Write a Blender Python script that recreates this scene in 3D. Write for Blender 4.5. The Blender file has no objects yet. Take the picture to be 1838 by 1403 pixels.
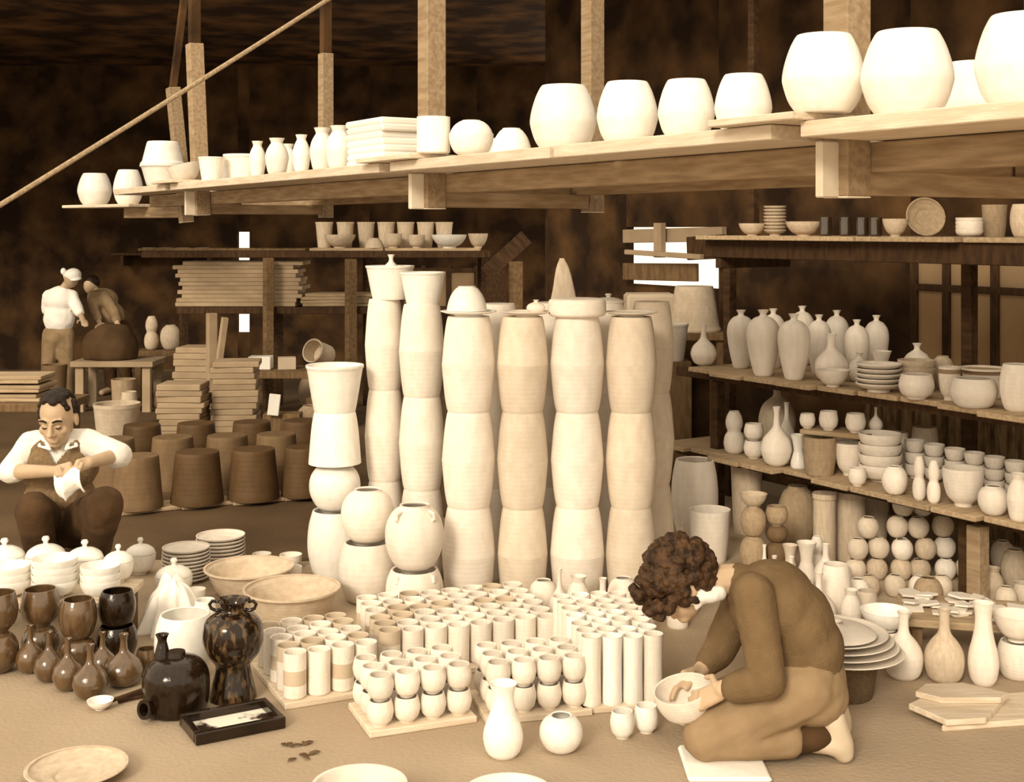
import bpy, bmesh, math, random
from mathutils import Vector, Matrix, noise
random.seed(7)
SC = bpy.context.scene
COL = SC.collection
# ---------------------------------------------------------------- camera
F, CX, YH, H = 2300.0, 919.0, 410.0, 1.65          # focal length in pixels, principal column, horizon row, eye height
cam_d = bpy.data.cameras.new('camera'); cam = bpy.data.objects.new('camera', cam_d); COL.objects.link(cam)
cam.location = (0, 0, H); cam.rotation_euler = (math.pi/2, 0, 0)
cam_d.sensor_fit = 'HORIZONTAL'; cam_d.sensor_width = 36; cam_d.lens = F/1838*36
cam_d.shift_y = -(701.5-YH)/1838
cam_d.clip_end = 200
SC.camera = cam
# ---------------------------------------------------------------- sky, sun, exposure
world = bpy.data.worlds.new('hazy_sky'); SC.world = world; world.use_nodes = True
bg = world.node_tree.nodes['Background']; bg.inputs[0].default_value = (1.0, 0.84, 0.63, 1); bg.inputs[1].default_value = 1.22
sun_d = bpy.data.lights.new('sun', 'SUN'); sun = bpy.data.objects.new('sun', sun_d); COL.objects.link(sun)
sun_d.energy = 1.95; sun_d.angle = math.radians(16); sun_d.color = (1.0, 0.86, 0.66)
sun.rotation_euler = Vector((-0.34, -0.82, 0.44)).to_track_quat('Z', 'Y').to_euler()
SC.view_settings.view_transform = 'Standard'; SC.view_settings.look = 'None'
SC.view_settings.exposure = 0.36; SC.view_settings.gamma = 1.0; SC.view_settings.use_curve_mapping = False
# ---------------------------------------------------------------- plan helpers
def W(px, py, Y): return Vector(((px-CX)*Y/F, Y, H-(py-YH)*Y/F))
def G(px, py, z=0.0): return W(px, py, F*(H-z)/(py-YH))
# shed axes: the hanging shelf and the rack run along U, the shed goes back along V
O = Vector((1.0, 3.83)); U = Vector((-0.529, 0.849)); V = Vector((0.849, 0.529))
def SV(s, v, z=0.0):
    p = O + U*s + V*v; return Vector((p.x, p.y, z))
def S_at(px, v):                                    # the run s at which the line of set-back v meets column px
    k = (px-CX)/F; a = O + V*v
    return (a.x - k*a.y)/(k*U.y - U.x)
ANG_U = math.atan2(U.y, U.x)
# ---------------------------------------------------------------- materials
MATS = {}
def mat(name, c1, c2=None, rough=0.8, scale=8, detail=4, bump=0.0, bscale=40, rings=0.0, spec=0.25, band=None, stretch=None, coat=0.0, contrast=(0.35, 0.65), trans=0.0):
    m = bpy.data.materials.new(name); m.use_nodes = True; nt = m.node_tree; N = nt.nodes; Lk = nt.links
    b = N['Principled BSDF']; b.inputs['Roughness'].default_value = rough; b.inputs['Specular IOR Level'].default_value = spec
    b.inputs['Coat Weight'].default_value = coat; b.inputs['Coat Roughness'].default_value = 0.08
    if trans: b.inputs['Transmission Weight'].default_value = trans
    tc = N.new('ShaderNodeTexCoord'); mp = N.new('ShaderNodeMapping'); Lk.new(tc.outputs['Object'], mp.inputs[0])
    oi = N.new('ShaderNodeObjectInfo'); va = N.new('ShaderNodeVectorMath'); va.operation = 'ADD'
    vs = N.new('ShaderNodeVectorMath'); vs.operation = 'SCALE'; vs.inputs[3].default_value = 17.0
    cx = N.new('ShaderNodeCombineXYZ'); Lk.new(oi.outputs['Random'], cx.inputs[0]); Lk.new(oi.outputs['Random'], cx.inputs[2])
    Lk.new(cx.outputs[0], vs.inputs[0]); Lk.new(mp.outputs[0], va.inputs[0]); Lk.new(vs.outputs[0], va.inputs[1])
    if stretch: mp.inputs['Scale'].default_value = stretch
    nz = N.new('ShaderNodeTexNoise'); nz.inputs['Scale'].default_value = scale; nz.inputs['Detail'].default_value = detail
    Lk.new(va.outputs[0], nz.inputs['Vector'])
    rp = N.new('ShaderNodeValToRGB'); Lk.new(nz.outputs[0], rp.inputs[0])
    c2 = c2 or tuple(x*0.8 for x in c1)
    rp.color_ramp.elements[0].position = contrast[0]; rp.color_ramp.elements[0].color = (*c2, 1)
    rp.color_ramp.elements[1].position = contrast[1]; rp.color_ramp.elements[1].color = (*c1, 1)
    out = rp.outputs[0]
    if band:                                        # a dipped zone of another clay colour: (lo, hi, colour) along the pot's height
        sp = N.new('ShaderNodeSeparateXYZ'); Lk.new(tc.outputs['Generated'], sp.inputs[0])
        lo = N.new('ShaderNodeMath'); lo.operation = 'GREATER_THAN'; lo.inputs[1].default_value = band[0]; Lk.new(sp.outputs[2], lo.inputs[0])
        hi = N.new('ShaderNodeMath'); hi.operation = 'LESS_THAN'; hi.inputs[1].default_value = band[1]; Lk.new(sp.outputs[2], hi.inputs[0])
        mu = N.new('ShaderNodeMath'); mu.operation = 'MULTIPLY'; Lk.new(lo.outputs[0], mu.inputs[0]); Lk.new(hi.outputs[0], mu.inputs[1])
        mx = N.new('ShaderNodeMix'); mx.data_type = 'RGBA'; Lk.new(mu.outputs[0], mx.inputs[0]); Lk.new(out, mx.inputs[6]); mx.inputs[7].default_value = (*band[2], 1)
        out = mx.outputs[2]
    # each piece a little lighter or darker than its neighbour
    hs = N.new('ShaderNodeHueSaturation'); mr = N.new('ShaderNodeMapRange'); mr.inputs[3].default_value = 0.90; mr.inputs[4].default_value = 1.08
    Lk.new(oi.outputs['Random'], mr.inputs[0]); Lk.new(mr.outputs[0], hs.inputs['Value']); Lk.new(out, hs.inputs['Color'])
    Lk.new(hs.outputs[0], b.inputs['Base Color'])
    prev = None
    if bump:
        n2 = N.new('ShaderNodeTexNoise'); n2.inputs['Scale'].default_value = bscale; n2.inputs['Detail'].default_value = 5; Lk.new(va.outputs[0], n2.inputs['Vector'])
        bp = N.new('ShaderNodeBump'); bp.inputs['Strength'].default_value = bump; bp.inputs['Distance'].default_value = 0.01
        Lk.new(n2.outputs[0], bp.inputs['Height']); Lk.new(bp.outputs[0], b.inputs['Normal']); prev = bp
    if rings:
        wv = N.new('ShaderNodeTexWave'); wv.bands_direction = 'Z'; wv.inputs['Scale'].default_value = 3.2; wv.inputs['Distortion'].default_value = 1.2
        Lk.new(tc.outputs['Object'], wv.inputs['Vector'])
        bp = N.new('ShaderNodeBump'); bp.inputs['Strength'].default_value = rings; bp.inputs['Distance'].default_value = 0.006
        Lk.new(wv.outputs[0], bp.inputs['Height']); Lk.new(bp.outputs[0], b.inputs['Normal'])
        if prev: Lk.new(prev.outputs[0], bp.inputs['Normal'])
    MATS[name] = m; return m
mat('bisque', (0.84, 0.78, 0.70), (0.77, 0.70, 0.615), 0.85, 3, rings=0.07)
mat('white_slip', (0.95, 0.93, 0.88), (0.88, 0.85, 0.78), 0.45, 4, rings=0.04, coat=0.2)
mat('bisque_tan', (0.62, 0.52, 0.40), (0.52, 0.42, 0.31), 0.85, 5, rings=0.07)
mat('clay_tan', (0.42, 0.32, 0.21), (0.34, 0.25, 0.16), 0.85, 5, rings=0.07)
mat('clay_brown', (0.19, 0.122, 0.064), (0.155, 0.098, 0.051), 0.7, 3, rings=0.07)
mat('clay_dark', (0.12, 0.068, 0.029), (0.10, 0.056, 0.024), 0.6, 3, rings=0.07)
mat('bisque_dip', (0.84, 0.78, 0.70), (0.74, 0.67, 0.58), 0.8, 5, rings=0.05, band=(0.30, 0.62, (0.56, 0.46, 0.34)))
mat('bisque_dip_top', (0.84, 0.78, 0.70), (0.74, 0.67, 0.58), 0.8, 5, rings=0.05, band=(0.66, 2.0, (0.58, 0.48, 0.36)))
mat('slip_stripe', (0.80, 0.74, 0.65), (0.72, 0.64, 0.54), 0.7, 5, band=(0.80, 0.93, (0.30, 0.21, 0.13)))
mat('glaze_brown', (0.135, 0.078, 0.034), (0.09, 0.05, 0.022), 0.2, 3, spec=0.6, coat=0.7, bump=0.15, bscale=6)
mat('glaze_black', (0.022, 0.011, 0.005), (0.010, 0.005, 0.002), 0.14, 7, spec=0.35, coat=0.15, bump=0.2, bscale=6)
mat('glaze_flower', (0.13, 0.08, 0.035), (0.016, 0.008, 0.004), 0.15, 5, detail=8, spec=0.35, coat=0.15, contrast=(0.5, 0.62))
mat('plank', (0.50, 0.38, 0.25), (0.36, 0.26, 0.155), 0.85, 6, stretch=(1, 9, 9), bump=0.3)
mat('plank_pale', (0.76, 0.66, 0.53), (0.62, 0.51, 0.38), 0.85, 6, stretch=(1, 9, 9), bump=0.3)
mat('timber', (0.46, 0.34, 0.215), (0.31, 0.215, 0.125), 0.85, 5, stretch=(1.2, 10, 10), bump=0.35)
mat('timber_post', (0.40, 0.30, 0.19), (0.28, 0.195, 0.115), 0.85, 5, stretch=(10, 10, 1.2), bump=0.35)
mat('timber_end_lit_foot', (0.80, 0.72, 0.60), (0.68, 0.59, 0.46), 0.85, 9)
mat('wood_dark', (0.075, 0.038, 0.015), (0.038, 0.018, 0.007), 0.8, 6, stretch=(6, 6, 1.5), bump=0.3)
mat('wood_mid', (0.22, 0.14, 0.07), (0.14, 0.085, 0.04), 0.85, 6, stretch=(6, 6, 1.5), bump=0.3)
mat('thatch', (0.24, 0.125, 0.048), (0.030, 0.0135, 0.005), 0.95, 2.2, detail=12, bump=0.9, bscale=14, contrast=(0.42, 0.78))
mat('wall_dark', (0.125, 0.064, 0.023), (0.020, 0.009, 0.0033), 0.95, 2.5, detail=12, bump=0.6, bscale=20, contrast=(0.40, 0.75))
mat('straw_wall', (0.30, 0.20, 0.10), (0.07, 0.038, 0.016), 0.95, 10, detail=8, stretch=(3, 3, 0.6), bump=0.7, bscale=30)
mat('bisque_warm', (0.70, 0.61, 0.50), (0.63, 0.54, 0.43), 0.85, 3, rings=0.07)
mat('earth', (0.43, 0.345, 0.25), (0.345, 0.265, 0.185), 0.95, 0.9, detail=12, bump=0.35, bscale=60)
mat('earth_shade', (0.14, 0.088, 0.045), (0.095, 0.058, 0.029), 0.95, 1.5, detail=10, bump=0.35, bscale=60)
mat('pane', (0.50, 0.38, 0.24), (0.42, 0.30, 0.18), 0.6, 2)
def translucent(m, share):                          # oiled paper: daylight from the yard shines through it
    nt = MATS[m].node_tree; b = nt.nodes['Principled BSDF']; out = nt.nodes['Material Output']
    tr = nt.nodes.new('ShaderNodeBsdfTranslucent'); mx = nt.nodes.new('ShaderNodeMixShader'); mx.inputs[0].default_value = share
    nt.links.new(b.inputs['Base Color'].links[0].from_socket, tr.inputs[0])
    nt.links.new(b.outputs[0], mx.inputs[1]); nt.links.new(tr.outputs[0], mx.inputs[2]); nt.links.new(mx.outputs[0], out.inputs[0])
translucent('pane', 0.5)
mat('wood_black', (0.018, 0.009, 0.004), (0.010, 0.005, 0.002), 0.9, 6)
mat('paper_board', (0.88, 0.86, 0.80), (0.80, 0.77, 0.70), 0.7, 5)
mat('rope', (0.52, 0.40, 0.26), (0.36, 0.26, 0.16), 0.9, 60, bump=0.8, bscale=120)
mat('skin', (0.54, 0.40, 0.27), (0.46, 0.335, 0.22), 0.55, 9, spec=0.35)
mat('hair_black', (0.020, 0.010, 0.005), (0.010, 0.005, 0.002), 0.5, 40, bump=0.6, bscale=90)
mat('hair_curl', (0.085, 0.043, 0.018), (0.020, 0.010, 0.005), 0.6, 30, detail=8, bump=1.0, bscale=60)
mat('shirt', (0.93, 0.91, 0.86), (0.84, 0.81, 0.75), 0.85, 10, bump=0.5, bscale=12)
mat('vest', (0.26, 0.175, 0.095), (0.19, 0.125, 0.065), 0.9, 70, bump=0.5, bscale=90)
mat('trousers', (0.085, 0.045, 0.019), (0.052, 0.027, 0.011), 0.9, 12, bump=0.4, bscale=14)
mat('sweater', (0.205, 0.135, 0.068), (0.165, 0.107, 0.052), 0.95, 14, bump=0.4, bscale=160)
mat('slacks', (0.31, 0.22, 0.13), (0.255, 0.178, 0.10), 0.9, 9, bump=0.5, bscale=9)
mat('cloth_white', (0.94, 0.92, 0.88), (0.85, 0.82, 0.76), 0.85, 8, bump=0.4, bscale=14)
mat('cloth_grey', (0.34, 0.24, 0.14), (0.24, 0.165, 0.09), 0.9, 8, bump=0.4, bscale=14)
mat('shoe', (0.66, 0.56, 0.43), (0.56, 0.46, 0.34), 0.7, 9)
mat('wicker', (0.34, 0.24, 0.14), (0.09, 0.05, 0.022), 0.85, 30, stretch=(1, 1, 3), bump=0.9, bscale=50)
mat('leaf', (0.14, 0.085, 0.04), (0.08, 0.045, 0.02), 0.8, 20)
mat('clay_heap', (0.085, 0.048, 0.021), (0.055, 0.030, 0.012), 0.9, 6, bump=0.6, bscale=10)
mat('dark_glass', (0.05, 0.03, 0.015), (0.03, 0.016, 0.008), 0.12, 5, spec=0.7, coat=0.8)
# ---------------------------------------------------------------- object helpers
USED = {}
def tag(o, label=None, cat=None, group=None, kind=None):
    if label: o['label'] = label
    if cat: o['category'] = cat
    if group: o['group'] = group
    if kind: o['kind'] = kind
    if label and not group:
        if label in USED: print('DUPLABEL', label)
        USED[label] = 1
    if label and not 4 <= len(label.split()) <= 16: print('LABELLEN', len(label.split()), label)
    return o
def link(name, me, parent=None, loc=(0, 0, 0), rot=(0, 0, 0), scale=(1, 1, 1)):
    o = bpy.data.objects.new(name, me); COL.objects.link(o); o.location = loc; o.rotation_euler = rot; o.scale = scale
    if parent: o.parent = parent
    return o
def empty(name, loc=(0, 0, 0), rz=0.0):
    o = bpy.data.objects.new(name, None); COL.objects.link(o); o.location = loc; o.rotation_euler = (0, 0, rz); o.empty_display_size = 0.05
    return o
def to_mesh(name, bm, m, smooth=False, ang=40):
    me = bpy.data.meshes.new(name); bm.normal_update(); bm.to_mesh(me); bm.free()
    me.materials.append(MATS[m])
    if smooth:
        me.polygons.foreach_set('use_smooth', [True]*len(me.polygons)); me.set_sharp_from_angle(angle=math.radians(ang))
    return me
def bm_box(bm, sx, sy, sz, loc=(0, 0, 0), M=None, bev=0.0):
    r = bmesh.ops.create_cube(bm, size=1.0); vs = r['verts']
    bmesh.ops.scale(bm, vec=(sx, sy, sz), verts=vs)
    if bev:
        es = list({e for v in vs for e in v.link_edges}); rr = bmesh.ops.bevel(bm, geom=es, offset=bev, segments=1, affect='EDGES', profile=0.5)
        vs = list({v for f in rr['faces'] for v in f.verts} | {v for v in vs if v.is_valid})
    if M is not None: bmesh.ops.transform(bm, matrix=M, verts=vs)
    bmesh.ops.translate(bm, vec=loc, verts=vs)
    return vs
def box(name, m, size, loc, rot=(0, 0, 0), parent=None, bev=0.004):
    bm = bmesh.new(); bm_box(bm, *size, bev=bev)
    return link(name, to_mesh(name, bm, m), parent, loc, rot)
def beam(name, m, p0, p1, w, h, parent=None, bev=0.004):     # a squared timber from p0 to p1 (its own X runs along it)
    p0, p1 = Vector(p0), Vector(p1); d = p1-p0; L = d.length
    up = Vector((0, 0, 1)) if abs(d.normalized().z) < 0.95 else Vector((U.x, U.y, 0))
    x = d.normalized(); y = up.cross(x).normalized(); z = x.cross(y)
    o = box(name, m, (L, w, h), (0, 0, 0), parent=parent, bev=bev)
    o.matrix_basis = Matrix.Translation((p0+p1)/2) @ Matrix((x, y, z)).transposed().to_4x4()
    return o
def wall(name, m, a, b, z0, z1, t=0.06):
    a, b = Vector((a[0], a[1], 0)), Vector((b[0], b[1], 0)); mid = (a+b)/2; d = b-a
    o = box(name, m, (d.length, t, z1-z0), (mid.x, mid.y, (z0+z1)/2), (0, 0, math.atan2(d.y, d.x)), bev=0)
    return o
def tube(bm, pts, rads, seg=8, cap=True):
    pts = [Vector(p) for p in pts]; rings = []
    for i, p in enumerate(pts):
        d = (pts[min(i+1, len(pts)-1)] - pts[max(i-1, 0)]).normalized()
        a = d.orthogonal().normalized() if i == 0 else (rings_a - d*rings_a.dot(d)).normalized()
        rings_a = a; b = d.cross(a)
        r = rads[i] if isinstance(rads, (list, tuple)) else rads
        rings.append([bm.verts.new(p + (a*math.cos(t)+b*math.sin(t))*r) for t in [2*math.pi*k/seg for k in range(seg)]])
    for i in range(len(rings)-1):
        for k in range(seg): bm.faces.new((rings[i][k], rings[i][(k+1) % seg], rings[i+1][(k+1) % seg], rings[i+1][k]))
    if cap: bm.faces.new(rings[0][::-1]); bm.faces.new(rings[-1])
# ---------------------------------------------------------------- turned shapes
P = {   # outer profiles: (radius, height), both as shares; third entry of the value: open mouth?
 'flowerpot':   ([(.78,0),(.83,.10),(.90,.35),(.96,.70),(1,.97),(1,1)], True),
 'flared_pot':  ([(.70,0),(.74,.10),(.84,.45),(.95,.88),(1,.95),(1,1)], True),
 'bulge_jar':   ([(.64,0),(.70,.03),(.86,.16),(.98,.36),(1,.46),(.95,.62),(.83,.82),(.70,.96),(.64,1),(0,1)], False),
 'barrel_jar':  ([(.62,0),(.80,.10),(.96,.34),(1,.55),(.95,.78),(.85,.94),(.80,1)], True),
 'globe_jar':   ([(.46,0),(.72,.10),(.94,.32),(1,.52),(.94,.72),(.74,.89),(.52,.96),(.50,1)], True),
 'amphora':     ([(.48,0),(.58,.04),(.80,.26),(.97,.52),(1,.64),(.90,.77),(.58,.87),(.26,.905),(.20,.94),(.34,1)], True),
 'squat_bottle':([(.55,0),(.80,.08),(1,.34),(.96,.52),(.76,.68),(.42,.78),(.24,.83),(.20,.91),(.34,1)], True),
 'globe_bottle':([(.42,0),(.76,.07),(.98,.22),(1,.32),(.84,.46),(.50,.57),(.26,.66),(.19,.78),(.18,.90),(.26,1)], True),
 'long_bottle': ([(.60,0),(.86,.08),(1,.26),(.94,.42),(.66,.56),(.36,.66),(.26,.76),(.26,.92),(.34,1)], True),
 'pear_vase':   ([(.62,0),(.86,.08),(1,.24),(.92,.40),(.70,.56),(.56,.72),(.54,.86),(.70,1)], True),
 'shoulder_vase':([(.62,0),(.80,.10),(.98,.38),(1,.50),(.86,.68),(.60,.82),(.50,.88),(.66,1)], True),
 'cup':         ([(.86,0),(.97,.03),(1,.10),(1,.55),(1,1)], True),
 'tube_cup':    ([(.90,0),(1,.03),(.97,.35),(.96,.7),(1,1)], True),
 'round_cup':   ([(.52,0),(.58,.06),(.86,.22),(1,.50),(.97,.72),(.84,1)], True),
 'tea_cup':     ([(.50,0),(.52,.10),(.80,.24),(.96,.55),(1,1)], True),
 'bowl':        ([(.38,0),(.40,.10),(.66,.28),(.90,.66),(1,1)], True),
 'deep_bowl':   ([(.42,0),(.46,.08),(.78,.26),(.96,.62),(1,.9),(1,1)], True),
 'plate':       ([(.50,0),(.52,.30),(.80,.52),(1,.86),(1,1)], True),
 'basin':       ([(.66,0),(.72,.10),(.86,.62),(.93,.86),(1,.92),(1,1)], True),
 'bucket':      ([(.80,0),(.83,.05),(.90,.45),(.98,.88),(1,.90),(1,1)], True),
 'disc':        ([(.88,0),(.97,.10),(1,.30),(1,.70),(.97,.90),(.86,1),(0,1)], False),
 'dome':        ([(1,0),(1,.06),(.93,.34),(.78,.66),(.56,.90),(.44,.96),(.44,1),(0,1)], False),
 'waist_vase':  ([(.88,0),(.98,.06),(.96,.20),(.70,.42),(.60,.55),(.74,.80),(1,1)], True),
 'gourd':       ([(.56,0),(.86,.08),(1,.25),(.88,.42),(.64,.52),(.76,.62),(.82,.73),(.70,.88),(.44,1)], True),
 'pipe':        ([(.92,0),(1,.02),(1,.90),(1.0,.91),(1.08,.93),(1.08,1)], True),
 'cone':        ([(1,0),(.80,.25),(.55,.60),(.25,.92),(.10,1),(0,1)], False),
 'lid':         ([(.94,0),(1,.05),(.86,.30),(.50,.52),(.16,.60),(.12,.72),(.20,.85),(.16,.96),(0,1)], False),
 'black_vase':  ([(.76,0),(.78,.03),(.68,.16),(.58,.30),(.60,.36),(.86,.46),(.99,.58),(1,.68),(.90,.79),(.66,.85),(.42,.885),(.38,.92),(.46,.97),(.58,1)], True),
 'keg':         ([(.80,0),(.92,.06),(1,.30),(1,.55),(.92,.72),(.68,.86),(.30,.92),(0,.92)], False),
}
def crom(pts, n=3):
    out = []
    for i in range(len(pts)-1):
        p0, p1, p2, p3 = pts[max(i-1, 0)], pts[i], pts[i+1], pts[min(i+2, len(pts)-1)]
        for k in range(n):
            t = k/n
            q = [0.5*((2*p1[j]) + (-p0[j]+p2[j])*t + (2*p0[j]-5*p1[j]+4*p2[j]-p3[j])*t*t + (-p0[j]+3*p1[j]-3*p2[j]+p3[j])*t**3) for j in (0, 1)]
            out.append((max(q[0], 0), min(max(q[1], 0), 1)))
    out.append(pts[-1]); return out
def lathe_into(bm, outer, mouth, seg=28, t=0.07, flip=False):
    prof = [(0, 0)] + (crom(outer) if mouth else crom(outer[:-1]) + [(outer[-2][0]*.9, 1), (0, 1)])
    if mouth:
        rim = outer[-1][0]
        prof += [(rim-t*0.5, 1.0 if len(outer) < 99 else 1)]
        inner = [(max(r-t, 0.02), z) for r, z in crom(outer)[::-1] if z > 0.09]
        inner = [(r, min(z, 0.985)) for r, z in inner]
        prof += inner + [(0, 0.08)]
    rings = []
    for r, z in prof:
        zz = 1-z if flip else z
        if r < 1e-4: rings.append([bm.verts.new((0, 0, zz))])
        else: rings.append([bm.verts.new((r*math.cos(a), r*math.sin(a), zz)) for a in [2*math.pi*k/seg for k in range(seg)]])
    for a, b in zip(rings, rings[1:]):
        if len(a) == 1 and len(b) == 1: continue
        for k in range(seg):
            if len(a) == 1: f = [a[0], b[(k+1) % seg], b[k]]
            elif len(b) == 1: f = [a[k], a[(k+1) % seg], b[0]]
            else: f = [a[k], a[(k+1) % seg], b[(k+1) % seg], b[k]]
            try: bm.faces.new(f[::-1] if flip else f)
            except ValueError: pass
MESH = {}
def turned(kind, m, flip=False, seg=28, t=0.07):
    key = (kind, m, flip, seg, t)
    if key not in MESH:
        bm = bmesh.new(); lathe_into(bm, P[kind][0], P[kind][1], seg, t, flip)
        MESH[key] = to_mesh(kind, bm, m, True, 50)
    return MESH[key]
def pot(name, kind, m, loc, w, h, label, cat, group=None, flip=False, tilt=None, parent=None, seg=28, t=0.07):
    o = link(name, turned(kind, m, flip, seg, t), parent, loc, (0, 0, random.uniform(0, 6.28)), (w/2, w/2, h))
    if tilt:
        R = Matrix.Rotation(tilt[0], 4, 'X') @ Matrix.Rotation(tilt[1], 4, 'Y')
        o.rotation_euler = R.to_euler()
    if not parent: tag(o, label, cat, group)
    return o
def gpot(name, kind, m, px, py, w, h, label, cat, group=None, z=0.0, **k):   # stands on the ground (or at height z): px centre, py front foot, w and h in pixels there
    Yf = F*(H-z)/(py-YH); wm = w*Yf/F; Y = Yf + 0.36*wm; wm = w*Y/F
    return pot(name, kind, m, ((px-CX)*Y/F, Y, z), wm, h*Y/F, label, cat, group, **k)
def ypot(name, kind, m, px, Y, z, w, h, label, cat, group=None, **k):        # stands at depth Y on a surface at height z
    return pot(name, kind, m, ((px-CX)*Y/F, Y, z), w*Y/F, h*Y/F, label, cat, group, **k)
def vpot(name, kind, m, px, v, z, w, h, label, cat, group=None, **k):        # stands on a shed shelf at set-back v
    p = SV(S_at(px, v), v, z); return pot(name, kind, m, p, w*p.y/F, h*p.y/F, label, cat, group, **k)
ORD = ['first', 'second', 'third', 'fourth', 'fifth', 'sixth', 'seventh', 'eighth', 'ninth', 'tenth', 'eleventh', 'twelfth', 'thirteenth', 'fourteenth', 'fifteenth']
def struct(o): o['kind'] = 'structure'; return o
# ================================================================ THE SETTING
def slab_poly(name, m, pts, z0, z1):
    bm = bmesh.new(); lo = [bm.verts.new((p[0], p[1], z0)) for p in pts]; hi = [bm.verts.new((p[0], p[1], z1)) for p in pts]
    n = len(pts); bm.faces.new(lo[::-1]); bm.faces.new(hi)
    for i in range(n): bm.faces.new((lo[i], lo[(i+1) % n], hi[(i+1) % n], hi[i]))
    bmesh.ops.recalc_face_normals(bm, faces=bm.faces)
    return struct(link(name, to_mesh(name, bm, m)))
slab_poly('floor', 'earth', [(-14, -6), (12, -6), (12, 12.5), (1.5, 16.2), (-14, 16.2)], -0.2, 0)
slab_poly('floor', 'earth_shade', [(-8.4, 6.62), (-1.02, 6.36), (-0.5, 6.9), (0.2, 9.6), (0.35, 14.9), (-8.4, 14.9)], 0, 0.004)  # thin dark slab: shade on the hall floor put into its colour
# roof of the shed (its eave runs along the hanging shelf) and of the hall behind
EAVE = 1.2
slab_poly('ceiling', 'thatch', [SV(-3.5, EAVE), SV(-3.5, 3.4), SV(7.6, 3.4), SV(7.6, EAVE)], 3.60, 3.72)
slab_poly('ceiling', 'thatch', [(-13, 10.3), (0.9, 10.3), (0.9, 15.4), (-13, 15.4)], 3.55, 3.7)
for s_ in (0.0, 2.6): struct(beam('trim_1' if s_ == 0 else 'trim_2', 'wood_mid', SV(s_, -.15, 3.66), SV(s_, 1.15, 3.66), .1, .12))
# back wall of the hall: a tall slot of daylight at its left part
Yb = 15.0
def bx(px): return (px-CX)*Yb/F
def bz(py): return H-(py-YH)*Yb/F
xs0, xs1 = bx(428), bx(449)
struct(wall('wall_back', 'wall_dark', (-13, Yb), (xs0, Yb), 0, 3.55, 0.08))
wx0, wx1 = bx(664), bx(856)
struct(wall('wall_back', 'wall_dark', (xs1, Yb), (wx0, Yb), 0, 3.55, 0.08))
struct(wall('wall_back', 'wall_dark', (wx1, Yb), (0.75, Yb), 0, 3.55, 0.08))
struct(wall('wall_back', 'wall_dark', (wx0, Yb), (wx1, Yb), bz(486), 3.55, 0.08))
struct(wall('wall_back', 'wall_dark', (wx0, Yb), (wx1, Yb), 0, bz(550), 0.08))
struct(wall('wall_back', 'wall_dark', (xs0, Yb), (xs1, Yb), bz(416), 3.55, 0.08))
struct(wall('wall_back', 'wall_dark', (xs0, Yb), (xs1, Yb), 0, bz(596), 0.08))
struct(wall('wall_left', 'wall_dark', (-8.5, 10.3), (-8.5, Yb), 0, 3.55, 0.08))
# long rear wall of the shed, parallel to the rack, with a daylight opening
VW = 3.0
def wallseg(s0, s1, z0, z1, m='wall_dark', name='wall_right', v=VW, t=0.07):
    a, b = SV(s0, v), SV(s1, v); return struct(wall(name, m, (a.x, a.y), (b.x, b.y), z0, z1, t))
so0, so1 = S_at(1297, VW), S_at(1131, VW); sE = S_at(985, VW)
sw0, sw1 = S_at(1884, VW), S_at(1642, VW)                      # the paned door
wallseg(-3.5, sw0, 0, 3.60)
wallseg(sw0, sw1, 1.53, 3.60); wallseg(sw0, sw1, 0, 0.42)
wallseg(sw1, so0, 0, 3.60)
wallseg(so0, so1, 1.66, 3.60); wallseg(so0, so1, 0, 1.235)
wallseg(so1, sE, 0, 3.60)
# straw matting low on the shed's rear wall behind the rack
wallseg(0.2, S_at(1555, 2.90), 0.0, 0.80, 'straw_wall', 'wall_right', 2.90, 0.04)
# paned door behind the rack
def framed(name, s0, s1, z0, z1, cols, rows, v, fw=0.045):
    c = SV((s0+s1)/2, v, 0); root = empty(name, c, ANG_U); root['kind'] = 'structure'
    Lx = s1-s0
    for i, sx in enumerate(cols):
        fr = box('stile', 'wood_dark', (fw, 0.05, z1-z0), (sx-(s0+s1)/2, 0, (z0+z1)/2), parent=root, bev=0.003)
    for zz in rows: box('rail', 'wood_dark', (Lx, 0.052, fw*0.8), (0, 0, zz), parent=root, bev=0.003)
    for i in range(len(cols)-1):
        for j in range(len(rows)-1):
            w_ = cols[i+1]-cols[i]-fw; h_ = rows[j+1]-rows[j]-fw*0.8
            box('pane', 'pane', (abs(w_), 0.012, h_), ((cols[i]+cols[i+1])/2-(s0+s1)/2, 0, (rows[j]+rows[j+1])/2), parent=root, bev=0)
    return root
cols = sorted(S_at(x, VW) for x in (1646, 1704, 1791, 1880))
framed('door_1', cols[0], cols[-1], 0.42, 1.53, cols, [0.44, 0.80, 1.315, 1.51], VW-0.01, 0.05)
# small lattice window of the hall, seen over the jar columns
wcols = [bx(x) for x in (664, 690, 722, 761, 806, 856)]
root = empty('window_1', ((wcols[0]+wcols[-1])/2, Yb-0.08, 0)); root['kind'] = 'structure'; mx_ = root.location.x
for xx in wcols: box('stile', 'wood_dark', (0.06, 0.06, 0.55), (xx-mx_, 0, bz(518)), parent=root)
for zz in (bz(484), bz(552)): box('rail', 'wood_dark', (wcols[-1]-wcols[0]+0.06, 0.07, 0.05), (0, 0, zz), parent=root)
for a, b in zip(wcols, wcols[1:]): box('pane', 'pane', (b-a-0.05, 0.012, 0.46), ((a+b)/2-mx_, 0, bz(518)), parent=root, bev=0)
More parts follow.
